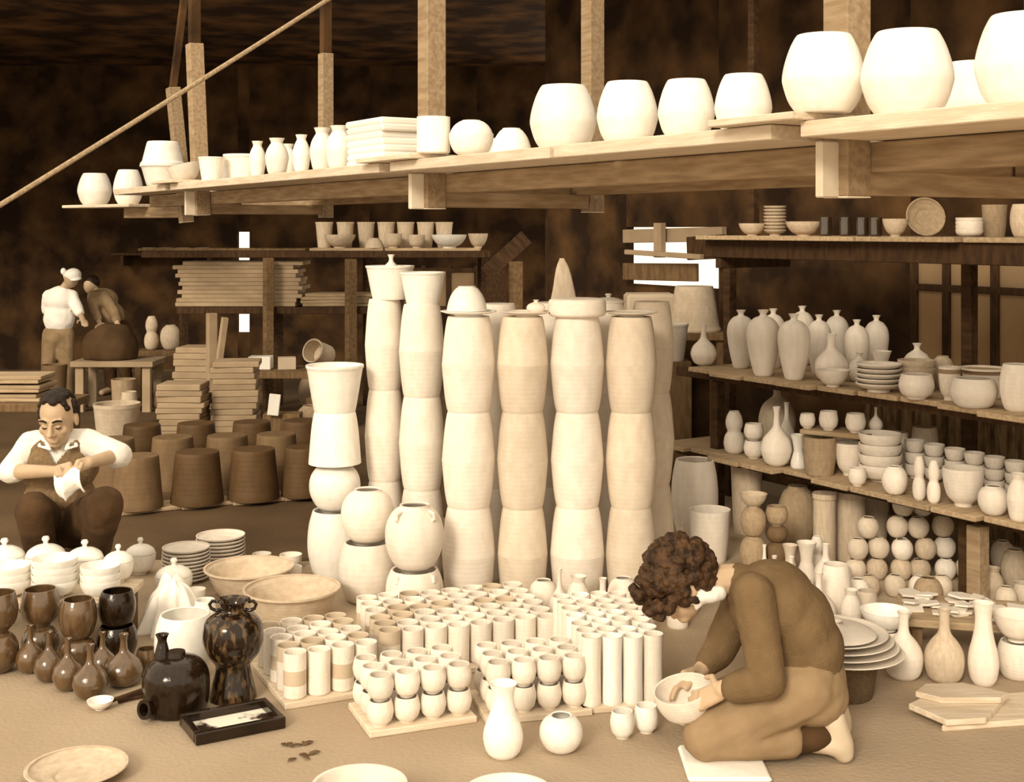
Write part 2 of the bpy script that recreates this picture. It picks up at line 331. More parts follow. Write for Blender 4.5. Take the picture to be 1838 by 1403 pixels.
# timbers crossing the daylight opening in the shed wall
def wbeam(name, m, px0, py0, px1, py1, v, w, h, label, cat):
    a = SV(S_at(px0, v), v); b = SV(S_at(px1, v), v); a.z = W(px0, py0, a.y).z; b.z = W(px1, py1, b.y).z
    o = beam(name, m, a, b, w, h); return tag(o, label, cat) if label else o
wbeam('lintel_beam', 'clay_tan', 1122, 424, 1300, 420, 2.93, 0.05, 0.10, 'tan beam across the top of the bright wall opening', 'beam')
wbeam('window_post', 'clay_tan', 1184, 400, 1184, 462, 2.86, 0.05, 0.085, 'short tan upright post crossing the bright wall opening', 'post')
wbeam('pole', 'clay_tan', 1124, 452, 1260, 461, 2.80, 0.04, 0.035, 'thin horizontal pole across the bright wall opening', 'pole')
wbeam('dark_board', 'wood_mid', 1120, 487, 1252, 489, 2.90, 0.03, 0.125, 'brown board closing the lower half of the wall opening', 'board')
wbeam('dark_board', 'wood_dark', 1236, 446, 1300, 442, 2.84, 0.04, 0.16, 'dark board hung at the right end of the wall opening', 'board')
# ================================================================ HANGING SHELF
ZS = 1.955
hs = empty('hanging_shelf', SV(3, 0.45, 1.74))
tag(hs, 'long timber shelf hung from the roof on square posts', 'shelf')
hsi = Matrix.Translation(-hs.location)
def hpart(o): o.matrix_basis = hsi @ o.matrix_basis; o.parent = hs; return o
sF = [S_at(1520, 0), S_at(775, 0), S_at(362, 0), S_at(318, 0.05)]
def post(s, v, top, w=0.1, lean=(0, 0), low=1.745):
    p = SV(s, v, low); q = SV(s, v, top) + Vector((lean[0], lean[1], 0))
    o = hpart(beam('post', 'timber_post', p, q, w, w)); 
    e = box('post_end', 'timber_end_lit_foot', (0.004, w*0.97, w*0.97), (0, 0, 0), bev=0); e.parent = o
    e.location = (-(q-p).length/2-0.002, 0, 0)
    if v == 0:                                      # added pale block: its colour stands in for sunlight on the post's foot
        f_ = hpart(beam('sunlit_foot', 'timber_end_lit_foot', SV(s, -w/2-.016, low-.004), SV(s, -w/2-.016, ZS-.048), w*1.04, .03))
    return o
post(sF[0], 0, 3.60); post(sF[1], 0, 3.60); post(sF[2], 0, 2.93, 0.1, (-0.05, 0)); post(sF[3], 0.12, 2.70, 0.09, (-0.10, 0), 1.70)
DB = 0.93
for i in range(3): post(sF[i], DB, 3.60 if i < 2 else 2.93, 0.088, (0, 0), 1.735)
hpart(beam('hanger', 'wall_dark', SV(sF[2], 0, 2.93)+Vector((-.05, 0, 0)), SV(sF[2], 0, 3.55)+Vector((-.05, 0, 0)), .07, .07))
hpart(beam('hanger', 'wall_dark', SV(sF[2], DB, 2.93), SV(sF[2], DB, 3.55), .07, .07))
hpart(beam('hanger', 'wall_dark', SV(sF[3], .12, 2.70)+Vector((-.10, 0, 0)), SV(sF[3], .12, 3.5), .05, .05))
for v in (0.085, DB-0.09):
    pts = [-0.9, sF[0]+0.03, sF[1]+0.02, sF[2]+0.1, 7.4]
    for a, b in zip(pts, pts[1:]):
        hpart(beam('beam', 'timber', SV(a, v, 1.862), SV(b-0.012, v, 1.862), 0.07, 0.09))
for i in range(3): hpart(beam('crossbar', 'timber', SV(sF[i], 0.05, 1.785), SV(sF[i], DB-0.045, 1.785), 0.065, 0.07))
hpart(beam('crossbar', 'timber', SV(S_at(342, .3), 0.3, 1.7775), SV(S_at(228, 0.0), 0.0, 1.7775), 0.07, 0.085))
# loose boards on the shelf
def ware_board(name, m, s0, s1, v0, v1, z, th, label, cat='board', tilt=0.0):
    a = SV(s0, (v0+v1)/2 + tilt, z-th/2); b = SV(s1, (v0+v1)/2 - tilt, z-th/2)
    return tag(beam(name, m, a, b, abs(v1-v0), th, bev=0.003), label, cat)
B = [(-0.95, -0.06, -.25, .33, 'right end, under the largest jars'), (-0.9, 2.5, .37, .86, 'right half, rear strip'),
     (0.06, 1.20, -.25, .34, 'third bay, near its post'), (1.23, sF[1]-.06, -.25, .33, 'under the four equal jars'),
     (2.54, 4.0, .37, .86, 'rear strip behind the slab stack'), (sF[1]+.06, 4.12, -.25, .33, 'under the slab stack and tall vases'),
     (4.15, sF[2]-.06, -.24, .33, 'under the small necked vases'), (4.05, 5.80, .37, .86, 'rear strip behind the small necked vases'),
     (sF[2]+.06, 7.35, -.24, .02, 'front strip under the leaning bowls')]
for s0, s1, v0, v1, t in B:
    ware_board('shelf_board', 'plank_pale', s0, s1, v0, v1, ZS, 0.045, 'pale board on the hanging shelf, '+t)
ZB = ZS+.024
ware_board('bridge_board', 'plank_pale', -.09, .27, -.31, -.06, ZB, .022, 'short pale board lapped across the right shelf post')
ware_board('bridge_board', 'plank_pale', sF[1]-.34, sF[1]+.20, -.30, -.06, ZB, .022, 'short pale board lapped across the middle shelf post')
ware_board('bridge_board', 'plank_pale', sF[2]-.24, sF[2]+.22, -.29, -.06, ZB, .022, 'short pale board lapped across the left shelf post')
# low outrigger board at the far left end
e0 = W(138, 373, 10.9); e1 = W(258, 356, 10.25)
tag(beam('end_board', 'plank_pale', (e0.x, e0.y, 1.8335), (e1.x, e1.y, 1.8335), 0.28, 0.025), 'low pale board sticking out at the far left of the hanging shelf', 'board')
GJ = 'big upturned jars on the hanging shelf'
for px, v, z, w, h, t in [(1478, -.185, ZB, 146, 140, 'leftmost of the large ones at the right'), (1628, -.12, ZS, 162, 152, 'widest, in front of the right corner'),
                       (1742, .60, ZS, 118, 130, 'half hidden between two larger ones'), (1836, -.10, ZS, 166, 164, 'cut off by the right picture edge')]:
    vpot('upturned_jar', 'bulge_jar', 'white_slip', px, v, z, w, h, 'white upturned jar on the hanging shelf, '+t, 'jar', GJ)
for i, (px, w, h) in enumerate([(1011, 120, 116), (1126, 110, 112), (1232, 102, 106), (1334, 102, 106)]):
    vpot('upturned_jar', 'bulge_jar', 'white_slip', px, -.06, ZS, w, h, 'white upturned jar, %s from left of the four equal ones in a row' % ORD[i], 'jar', GJ)
for px, Y, z, w, h, t in [(170, 10.75, 1.8465, 60, 57, 'at the far left tip'), (230, 10.42, 1.8465, 52, 62, 'second from the far left tip')]:
    ypot('upturned_jar', 'bulge_jar', 'white_slip', px, Y, z, w, h, 'small white upturned jar on the low end board, '+t, 'jar', GJ)
# bowls and vases on the left half
def hv(kind, m, px, v, w, h, name, label, cat, **k): return vpot(name, kind, m, px, v, ZS, w, h, label, cat, **k)
hv('basin', 'white_slip', 292, -.13, 80, 38, 'bowl', 'white bowl standing upright under an upturned bowl, left shelf end', 'bowl')
p_ = SV(S_at(292, -.13), -.13, ZS+38*SV(S_at(292, -.13), -.13).y/F)
pot('bowl', 'basin', 'white_slip', p_, 78*p_.y/F, 42*p_.y/F, 'white bowl upside down on top of another, left shelf end', 'bowl', flip=True)
hv('bowl', 'bisque', 337, -.15, 60, 34, 'bowl', 'pale bowl leaning left beside the upturned bowl, left shelf end', 'bowl', tilt=(0, -.25))
hv('flared_pot', 'white_slip', 380, -.12, 48, 44, 'flared_pot', 'white flared pot leaning over behind the pale leaning bowl', 'pot')
hv('flared_pot', 'bisque', 388, .70, 78, 62, 'flared_pot', 'upturned tan pot at the back by the left shelf post', 'pot', flip=True)
hv('basin', 'white_slip', 436, .10, 70, 50, 'basin', 'wide white basin behind the first necked vase on the hanging shelf', 'basin')
for px, v, w, h, t in [(462, -.15, 30, 64, 'narrow, first from left'), (497, -.15, 42, 66, 'second from left, with rounded body'), (541, -.15, 32, 68, 'third from left, standing alone'), (516, .10, 34, 62, 'half hidden behind the second')]:
    hv('shoulder_vase', 'white_slip', px, v, w, h, 'necked_vase', 'small white necked vase on the hanging shelf, '+t, 'vase')
for px, v, w, h, t in [(578, -.12, 44, 78, 'left'), (609, -.14, 50, 78, 'middle'), (634, .12, 46, 76, 'right, partly behind')]:
    hv('shoulder_vase', 'white_slip', px, v, w, h, 'tall_vase', 'taller white vase beside the tile stack, %s one of three' % t, 'vase')
# stack of curved tiles
sa, sb = S_at(668, 0), S_at(735, 0)-.0; zz = ZS
for i in range(7):
    j = random.uniform(-.02, .02)
    o = beam('tile', 'white_slip', SV(sa+j, -.02, zz+.0165), SV(sb+j, -.02, zz+.0165), .26, .033, bev=.008); zz += .0335
    tag(o, 'thin white slab, %s from the bottom of the shelf stack' % ORD[i], 'slab', 'white slabs stacked on the hanging shelf')
vpot('jar', 'cup', 'white_slip', 778, -.18, ZB, 60, 66, 'white cylindrical jar directly in front of the middle shelf post', 'jar')
hv('deep_bowl', 'white_slip', 846, -.08, 80, 44, 'bowl', 'white bowl with an upturned dish on it, right of the middle post', 'bowl')
p_ = SV(S_at(846, -.08), -.08, ZS+44*SV(S_at(846, -.08), -.08).y/F)
pot('dish', 'dome', 'white_slip', p_, 76*p_.y/F, 24*p_.y/F, 'white dish upside down on the bowl right of the middle post', 'dish')
hv('dome', 'white_slip', 918, -.06, 74, 48, 'bowl', 'white upturned bowl left of the four equal jars', 'bowl')
hv('dome', 'white_slip', 893, .55, 70, 55, 'bowl', 'white upturned bowl at the back of the shelf, beyond another', 'bowl')
# rope
bm = bmesh.new(); a = W(-40, 372, 5.6); b = W(585, -8, 7.2); d_ = b-a; a, b = a-d_*1.42, b+d_*.55; pts = []
for i in range(61):
    t = i/60; p = a.lerp(b, t); p.z -= 0.05*4*t*(1-t); pts.append(p)
tube(bm, pts, 0.0125, 8); tag(link('rope', to_mesh('rope', bm, 'rope', True)), 'taut pale rope slanting up across the upper left', 'rope')
# ================================================================ JAR COLUMNS
def column(px, py, w, n_pairs, name, pair_h=170, Yadd=0.0, mname='bisque', shrink=0.0):
    Y = F*H/(py-YH) + 0.36*w*5.6/F + Yadd; X = (px-CX)*Y/F; k = Y/F; z = 0.0
    for i in range(n_pairs):
        ww = w*k*random.uniform(.93, .96); hh = pair_h/2*k
        pr = ['bottom', 'second', 'third', 'fourth'][i] if i < n_pairs-1 or n_pairs == 1 else 'top'
        pot('planter_pot', 'flowerpot', mname, (X, Y, z), ww, hh, 'upright clay pot of the %s pair in the %s' % (pr, name), 'pot', 'clay pots stacked mouth to mouth', t=.09)
        z += hh
        pot('planter_pot', 'flowerpot', mname, (X, Y, z), ww*.995, hh, 'upturned clay pot of the %s pair in the %s' % (pr, name), 'pot', 'clay pots stacked mouth to mouth', flip=True, t=.09)
        z += hh
    return X, Y, z, k
cols_ = {}
cols_['D'] = column(841, 1088, 102, 3, 'pot column under the white dome')
cols_['E'] = column(938, 1088, 96, 3, 'pot column left of the thick disc', mname='bisque_warm')
cols_['F'] = column(1036, 1088, 102, 3, 'pot column under the thick disc')
cols_['G'] = column(1133, 1088, 97, 3, 'rightmost front pot column', mname='bisque_warm')
cols_['C'] = column(757, 1062, 86, 3, 'second pot column from left', 165, .12)
cols_['B'] = column(690, 1052, 74, 3, 'far left pot column', 162, .22)
cols_['H'] = column(1170, 1050, 84, 3, 'rear column at far right', 163, .12, 'bisque_warm')
cols_['I'] = column(988, 1050, 88, 3, 'rear pot column left of the disc', 163, .10)
cols_['J'] = column(893, 1052, 84, 3, 'rear pot column right of the dome', 163, .10)
cols_['K'] = column(1086, 1050, 86, 3, 'rear pot column right of the disc', 163, .10)
def on_col(key, dx, kind, m, w, h, name, label, cat, dz=0.0, dy=0.0, **k):
    X, Y, z, s = cols_[key]; Y2 = Y+dy
    return pot(name, kind, m, (X+dx*s, Y2, z+dz), w*s, h*s, label, cat, **k)
on_col('C', 2, 'flared_pot', 'white_slip', 82, 58, 'flared_pot', 'white flared pot open on the column left of the dome', 'pot')
on_col('B', 10, 'flared_pot', 'white_slip', 88, 60, 'flared_pot', 'white flared pot with a bottle neck showing on the far left column', 'pot')
X, Y, z, s = cols_['B']
pot('bottle', 'squat_bottle', 'white_slip', (X+12*s, Y, z+.016), 38*s, 74*s, 'small white bottle standing inside the left flared pot', 'bottle')
on_col('D', 0, 'plate', 'white_slip', 100, 10, 'plate', 'white plate lying under the dome on its column', 'plate')
on_col('D', -3, 'dome', 'white_slip', 72, 44, 'bowl', 'white upturned bowl crowning a pot column', 'bowl', dz=10*cols_['D'][3])
on_col('E', 8, 'plate', 'bisque', 84, 10, 'plate', 'pale plate lying on the column left of the disc', 'plate')
on_col('E', 24, 'squat_bottle', 'bisque', 34, 24, 'bottle', 'small pale bottle on the plate left of the disc', 'bottle', dz=6*cols_['E'][3])
on_col('F', 0, 'disc', 'bisque', 104, 32, 'throwing_disc', 'thick round clay disc on top of a pot column', 'disc')
on_col('G', 0, 'plate', 'bisque', 94, 9, 'plate', 'pale flat plate lying on the rightmost front column', 'plate')
on_col('K', 6, 'lid', 'bisque', 60, 16, 'lid', 'small pale knobbed lid between disc and rightmost column', 'lid')
# shorter columns at the left
def stack(px, py, items, Yadd=0.0, z0=0.0):
    Yf = F*(H-z0)/(py-YH); w0 = max(i[3] for i in items); Y = Yf+0.36*w0*Yf/F+Yadd; k = Y/F; z = z0; out = []
    for (name, kind, m, w, h, flip, label, cat) in items:
        out.append(pot(name, kind, m, ((px-CX)*k, Y, z), w*k, h*k, label, cat, flip=flip)); z += h*k
    return out, ((px-CX)*k, Y, z, k)
stack(601, 1066, [('jar', 'barrel_jar', 'white_slip', 98, 124, False, 'pale barrel jar at the foot of the short left column', 'jar'),
                  ('jar', 'globe_jar', 'white_slip', 92, 84, False, 'round pale jar second up in the short left column', 'jar'),
                  ('planter_pot', 'flowerpot', 'white_slip', 94, 92, True, 'upturned pale pot third up in the short left column', 'pot'),
                  ('flared_pot', 'flared_pot', 'white_slip', 104, 84, False, 'white flared pot topping the short left column', 'pot')], .16)
stack(660, 1088, [('jar', 'barrel_jar', 'bisque', 104, 106, False, 'pale barrel jar under the globe with the dark mouth', 'jar'),
                  ('globe_jar', 'globe_jar', 'bisque', 96, 94, False, 'round pale jar with a dark open mouth', 'jar')])
o3, (X, Y, z, k) = stack(744, 1116, [('jar', 'barrel_jar', 'bisque', 104, 84, False, 'squat lugged jar under the biggest globe', 'jar'),
                  ('globe_jar', 'globe_jar', 'bisque', 106, 116, False, 'biggest globe jar with small lugs at its neck', 'jar')])
def lug(parent, ang, r, z, size):                   # small ear on a jar, in the jar's own scaled space
    S = parent.scale; bm = bmesh.new(); c, s_ = math.cos(ang)*S.x*r, math.sin(ang)*S.x*r; z0 = z*S.z
    tube(bm, [(c, s_, z0-.022), (c*1.16, s_*1.16, z0-.008), (c*1.14, s_*1.14, z0+.012), (c*.86, s_*.86, z0+.020)], .008, 8)
    for v in bm.verts: v.co = Vector((v.co.x/S.x, v.co.y/S.y, v.co.z/S.z))
    return link('lug', to_mesh('lug', bm, 'bisque', True), parent)
for o in o3:
    o.rotation_euler.z = 0
    for a in (-2.2, -.7): lug(o, a, .80, .86, .06)
# ================================================================ POTTERY RACK ON THE RIGHT
ZL, ZM, ZT = 0.43, 0.88, 1.61
rk = empty('pottery_rack', SV(1.7, 2.1, 0)); tag(rk, 'three-tier timber rack loaded with bisque ware along the right', 'rack')
rki = Matrix.Translation(-rk.location)
def rpart(o): o.matrix_basis = rki @ o.matrix_basis; o.parent = rk; return o
for v in (1.86, 2.46):
    for z, m, h in ((ZL, 'wood_dark', .05), (ZM, 'wood_dark', .05)):
        rpart(beam('rail', m, SV(-.3, v, z-.025-h/2), SV(3.05, v, z-.025-h/2), .05, h))
rpart(beam('post', 'timber_post', SV(S_at(1755, 1.82), 1.82, 0), SV(S_at(1755, 1.82), 1.82, ZL-.078), .07, .07))
rpart(beam('post', 'wood_dark', SV(S_at(1731, 1.88), 1.88, 0), SV(S_at(1731, 1.88), 1.88, ZL-.078), .03, .05))  # added dark strip standing in for the shadow beside the pale post
for px, top, v in ((1288, ZM-.078, 1.86), (1310, 1.49, 2.46), (1740, 1.49, 2.46)):
    rpart(beam('post', 'wood_dark', SV(S_at(px, v), v, 0), SV(S_at(px, v), v, top), .06, .06))
for v in (2.0, 2.5): rpart(beam('rail', 'wood_dark', SV(-.3, v, ZT-.075), SV(2.95, v, ZT-.075), .06, .10))
for s in (0.2, 2.85):
    rpart(beam('hanger', 'wood_dark', SV(s, 2.25, ZT-.13), SV(s, 2.25, 3.60), .05, .05))
    rpart(beam('crossbar', 'wood_dark', SV(s, 1.98, ZT-.155), SV(s, 2.52, ZT-.155), .05, .06))
TN = {ZL: 'lower', ZM: 'middle', ZT: 'top'}
def tier_boards(z, edges, m, v0, v1, th=.024):
    n = len(edges)-1
    for i in range(n):
        s0, s1 = edges[i]+.006, edges[i+1]-.006; sm = (s0+s1)/2; j = random.uniform(-.05, .05)
        o = beam('ware_board', m, SV(sm, v0+j, z-th/2), SV(sm, v1+j*.3, z-th/2), s1-s0, th, bev=.003)
        tag(o, 'ware board across the %s rack tier, %s counted from the right edge' % (TN[z], ORD[i]), 'board', 'ware boards on the rack')
tier_boards(ZL, [0.1+i*.247 for i in range(13)], 'plank', 1.70, 2.56)
tier_boards(ZM, [0.1+i*.247 for i in range(12)], 'plank', 1.70, 2.56)
tier_boards(ZT, [0.0, .62, 1.15, 1.75, 2.95], 'plank', 1.92, 2.56)
RG = None
def rv(z, kind, m, px, v, w, h, name, label, cat, **k): return vpot(name, kind, m, px, v, z, w, h, label, cat, **k)
# ---- middle tier, front
rv(ZM, 'globe_bottle', 'bisque', 1263, 1.86, 46, 74, 'bottle', 'round-bellied pale bottle at the left end of the middle tier', 'bottle')
rv(ZM, 'amphora', 'bisque', 1330, 1.94, 50, 104, 'bottle', 'tall pale bottle behind the left post of the middle tier', 'bottle')
rv(ZM, 'amphora', 'bisque', 1370, 1.79, 60, 118, 'bottle', 'long-bodied bottle, frontmost at left on the middle tier', 'bottle')
rv(ZM, 'amphora', 'bisque', 1425, 1.80, 58, 118, 'bottle', 'long-bodied bottle right beside the frontmost one, middle tier', 'bottle')
for i, px in enumerate((1388, 1440, 1470, 1502, 1538, 1573)):
    rv(ZM, 'amphora', 'bisque', px, 2.10+.24*(i % 2), 44, 106, 'bottle', 'long-bodied bottle in the rear row of the middle tier, %s from left' % ORD[i], 'bottle', group='bottles in the rear row of the middle tier')
rv(ZM, 'long_bottle', 'bisque', 1492, 1.93, 60, 84, 'bottle', 'pear-shaped bottle behind the small bowl, middle tier', 'bottle')
rv(ZM, 'bowl', 'bisque', 1495, 1.76, 60, 30, 'bowl', 'small pale bowl standing before the pear-shaped bottle', 'bowl')
rv(ZM, 'waist_vase', 'bisque', 1582, 1.99, 36, 62, 'vase', 'waisted pale vase behind the plate pile, middle tier', 'vase')
rv(ZM, 'squat_bottle', 'bisque', 1543, 2.02, 40, 52, 'bottle', 'squat bottle half hidden left of the waisted vase', 'bottle')
rv(ZM, 'squat_bottle', 'bisque', 1646, 2.28, 50, 68, 'bottle', 'squat pale bottle with flared neck behind the stacked bowls', 'bottle')
def vstack(z, px, v, items, name, label, cat, nest=.42):
    p = SV(S_at(px, v), v, z); k = p.y/F
    for i, (kind, m, w, h) in enumerate(items):
        pot(name, kind, m, p.copy(), w*k, h*k, label % ORD[i], cat, label.split(',')[0]); p.z += h*k*nest
vstack(ZM, 1577, 1.80, [('plate', 'bisque', 80, 16)]*5, 'plate', 'pale plate of the middle-tier plate pile, %s from bottom', 'plate', .55)
vstack(ZM, 1645, 2.00-.02, [('deep_bowl', 'bisque_tan', 66, 30)]*3, 'bowl', 'tan bowl nested behind the round bowl, %s from bottom', 'bowl', .42)
rv(ZM, 'round_cup', 'bisque', 1645, 1.75, 62, 44, 'bowl', 'round closed-in pale bowl before the tan nested bowls', 'bowl')
rv(ZM, 'tea_cup', 'slip_stripe', 1704, 1.84, 38, 60, 'cup', 'white cup with dark zigzag band near its rim', 'cup')
rv(ZM, 'basin', 'slip_stripe', 1766, 2.04, 82, 54, 'basin', 'wide bowl with dark brushed rim behind the squat jar', 'basin')
rv(ZM, 'barrel_jar', 'bisque', 1748, 1.745, 82, 52, 'jar', 'squat pale jar in front of the dark-rimmed bowl', 'jar')
rv(ZM, 'barrel_jar', 'bisque', 1826, 1.80, 60, 84, 'jar', 'tall pale jar at the right edge of the middle tier', 'jar')
rv(ZM, 'globe_jar', 'bisque_tan', 1692, 2.12, 40, 60, 'jar', 'tan jar behind the zigzag cup on the middle tier', 'jar')
# ---- lower tier
rv(ZL, 'gourd', 'bisque', 1318, 1.83, 38, 76, 'gourd_vase', 'gourd-shaped vase at the left end of the lower tier', 'vase')
vstack(ZL, 1353, 1.82, [('round_cup', 'bisque', 36, 32), ('round_cup', 'bisque', 35, 30)], 'cup', 'round cup stacked beside the gourd vase, %s from bottom', 'cup', 1.0)
rv(ZL, 'globe_bottle', 'bisque', 1394, 1.77, 56, 106, 'bottle', 'globe bottle with long neck at the front of the lower tier', 'bottle')
rv(ZL, 'squat_bottle', 'bisque_tan', 1395, 2.22, 66, 106, 'bottle', 'broad tan bottle with short neck behind the globe bottle', 'bottle')
rv(ZL, 'long_bottle', 'bisque', 1412, 2.02, 30, 96, 'bottle', 'slim pale bottle right behind the globe bottle', 'bottle')
rv(ZL, 'waist_vase', 'white_slip', 1433, 1.82, 28, 60, 'vase', 'small white waisted vase left of the brown planter', 'vase')
rv(ZL, 'flowerpot', 'clay_tan', 1471, 1.79, 62, 68, 'planter', 'brown tapering planter at the front of the lower tier', 'planter')
rv(ZL, 'deep_bowl', 'bisque', 1524, 1.90, 50, 58, 'bowl', 'deep pale bowl right of the brown planter', 'bowl')
rv(ZL, 'round_cup', 'bisque', 1539, 1.735, 32, 32, 'cup', 'small round cup on the front board edge', 'cup')
vstack(ZL, 1580, 1.92, [('deep_bowl', 'bisque', 76, 30)]*4, 'bowl', 'deep bowl of the leaning stack, lower tier, %s from bottom', 'bowl', .62)
rv(ZL, 'globe_jar', 'bisque', 1606, 1.735, 46, 50, 'jar', 'small globe jar with an embossed ring on the lower tier', 'jar')
rv(ZL, 'gourd', 'bisque', 1650, 1.73, 24, 78, 'gourd_vase', 'slim gourd vase, left of a pair before the large bowl', 'vase')
rv(ZL, 'gourd', 'bisque', 1676, 1.73, 24, 76, 'gourd_vase', 'slim gourd vase, right of a pair before the large bowl', 'vase')
rv(ZL, 'deep_bowl', 'bisque', 1729, 1.80, 72, 68, 'bowl', 'largest deep bowl at the front of the lower tier', 'bowl')
rv(ZL, 'globe_jar', 'bisque', 1783, 1.76, 54, 52, 'jar', 'pale globe jar right of the largest deep bowl', 'jar')
rv(ZL, 'shoulder_vase', 'bisque', 1828, 1.76, 40, 84, 'vase', 'pale shouldered vase at the right edge of the lower tier', 'vase')
for i, px in enumerate((1642, 1677, 1714, 1749, 1785, 1822)):
    vstack(ZL, px, 2.12, [('deep_bowl', 'bisque', 36, 26)]*3, 'bowl', 'small bowl in the rear lower row, pile '+ORD[i]+' from left, %s from bottom', 'bowl', .8)
for px, v, w, h, m, t in [(1520, 2.34, 44, 40, 'bisque_tan', 'left of three'), (1612, 2.28, 44, 62, 'bisque', 'middle of three'), (1660, 2.34, 52, 76, 'bisque_tan', 'right of three, larger')]:
    rv(ZL, 'flowerpot', m, px, v, w, h, 'planter_pot', 'upturned pot at the back of the lower tier, '+t, 'pot', flip=True)
# board raised on the planter and bowl, with cups on it
zb = ZL + 68*SV(S_at(1471, 1.79), 1.79).y/F + .001
pa, pb = SV(S_at(1448, 1.84), 1.84, zb+.012), SV(S_at(1568, 1.98), 1.98, zb+.012)
tag(beam('ware_board', 'plank', pa, pb, .20, .024), 'board laid over the brown planter carrying small cups', 'board')
for i, (t_, kind, w, h) in enumerate([(.10, 'round_cup', 28, 26), (.27, 'tea_cup', 26, 30), (.42, 'round_cup', 34, 34), (.66, 'waist_vase', 22, 30), (.82, 'round_cup', 36, 34), (.95, 'globe_bottle', 24, 44)]):
    p = pa.lerp(pb, t_); p.z = zb+.024; p += Vector((V.x, V.y, 0))*(.04 if i % 2 else -.04); k = p.y/F
    pot('small_pot', kind, 'bisque', p, w*k, h*k, 'small pale pot on the raised board, %s from left' % ORD[i], 'pot', 'small pots on the raised board')
# ---- top tier
rv(ZT, 'bowl', 'bisque_tan', 1350, 2.06, 48, 22, 'bowl', 'footed tan bowl at the left end of the top tier', 'bowl')
vstack(ZT, 1391, 2.15, [('plate', 'bisque_tan', 40, 11)]*8, 'plate', 'small tan plate piled on the top tier, %s from bottom', 'plate', .55)
rv(ZT, 'bowl', 'bisque_tan', 1443, 2.08, 66, 26, 'bowl', 'wide tan bowl right of the top-tier plate pile', 'bowl')
for i, px in enumerate((1482, 1518, 1548, 1572)):
    rv(ZT, 'cup', 'dark_glass', px, 2.12, 22, 34, 'dark_jar', 'dark glossy jar on the top tier, %s from left' % ORD[i], 'jar')
rv(ZT, 'bowl', 'bisque_tan', 1607, 2.06, 46, 32, 'bowl', 'tan bowl left of the big leaning plate', 'bowl')
p = SV(S_at(1658, 2.2), 2.2, ZT+.092); k = p.y/F
pot('leaning_plate', 'plate', 'clay_tan', p, 70*k, 12*k, 'large dark-streaked plate propped upright on the top tier', 'plate', tilt=(1.35, 0))
vstack(ZT, 1740, 2.06, [('tea_cup', 'bisque', 48, 14)]*4, 'bowl', 'pale bowl piled right of the leaning plate, %s from bottom', 'bowl', .5)
rv(ZT, 'flowerpot', 'clay_tan', 1785, 2.2, 44, 58, 'planter', 'tan pot behind the bowl pile on the top tier', 'planter')
rv(ZT, 'barrel_jar', 'bisque_tan', 1838, 2.06, 48, 60, 'jar', 'tan jar cut by the right edge on the top tier', 'jar')
# ---- left of the rack, behind the columns
st = box('side_table', 'wood_mid', (.40, .36, .05), (0, 0, 0)); st.location = (W(1246, 700, 8.4).x, 8.4, .955)
tag(st, 'low plank table behind the rightmost pot column', 'table')
for dx in (-.15, .15):
    for dy in (-.13, .13):
        l = box('leg', 'wood_mid', (.05, .05, .93), (dx, dy, -.49), parent=st)
ypot('barrel_jar', 'barrel_jar', 'bisque', 1247, 6.85, 0, 84, 140, 'large pale barrel jar standing below the left rack end', 'jar')
vt = box('clay_block', 'bisque_tan', (.34, .30, .40), (W(1166, 600, 8.9).x, 8.9, .80+.2005), bev=.02); tag(vt, 'tan straw-wrapped block below the bright wall opening', 'block')
p = (W(1166, 600, 8.9).x, 8.9, .40); tag(box('stand', 'wood_mid', (.36, .32, .80), p), 'rough timber stand carrying the straw-wrapped block', 'stand')
ypot('vat', 'flared_pot', 'bisque_tan', 1246, 8.4, .981, 96, 80, 'big upturned tan vat below the bright wall opening', 'vat', flip=True)
ypot('flared_pot', 'flared_pot', 'bisque', 1206, 7.78, .85, 60, 66, 'pale flared pot left of the rack above a crate', 'pot')
cr = box('crate', 'wood_mid', (.22, .22, .85), (W(1205, 600, 7.78).x, 7.78, .425)); tag(cr, 'narrow brown crate left of the rack behind the columns', 'crate')
# ================================================================ FLOOR AT THE RIGHT
gpot('flared_pot', 'flowerpot', 'bisque', 1274, 1012, 74, 92, 'pale open flowerpot directly behind the kneeling person', 'pot')
gpot('jar', 'globe_bottle', 'bisque', 1224, 1000, 28, 60, 'small pale bottle left of the flowerpot behind the kneeling person', 'bottle')
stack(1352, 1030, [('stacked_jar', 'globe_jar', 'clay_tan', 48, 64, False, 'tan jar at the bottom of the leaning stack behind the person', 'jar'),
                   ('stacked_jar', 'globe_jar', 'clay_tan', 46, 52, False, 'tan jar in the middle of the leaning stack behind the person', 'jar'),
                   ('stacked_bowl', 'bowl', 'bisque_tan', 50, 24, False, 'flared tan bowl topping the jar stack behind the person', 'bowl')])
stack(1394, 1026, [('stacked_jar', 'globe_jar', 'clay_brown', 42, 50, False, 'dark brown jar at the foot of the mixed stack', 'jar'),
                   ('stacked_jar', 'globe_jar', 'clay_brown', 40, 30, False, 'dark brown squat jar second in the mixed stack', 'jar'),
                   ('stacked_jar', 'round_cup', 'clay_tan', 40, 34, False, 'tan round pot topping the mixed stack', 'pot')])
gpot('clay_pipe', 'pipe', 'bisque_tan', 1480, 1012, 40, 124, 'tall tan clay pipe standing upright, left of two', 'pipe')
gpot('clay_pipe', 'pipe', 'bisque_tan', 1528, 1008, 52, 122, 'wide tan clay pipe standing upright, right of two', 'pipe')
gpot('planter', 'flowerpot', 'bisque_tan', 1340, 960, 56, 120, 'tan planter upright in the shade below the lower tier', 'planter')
gpot('mat_roll', 'globe_jar', 'clay_tan', 1432, 985, 70, 108, 'broad tan jar in the shade left of the clay pipes', 'jar')
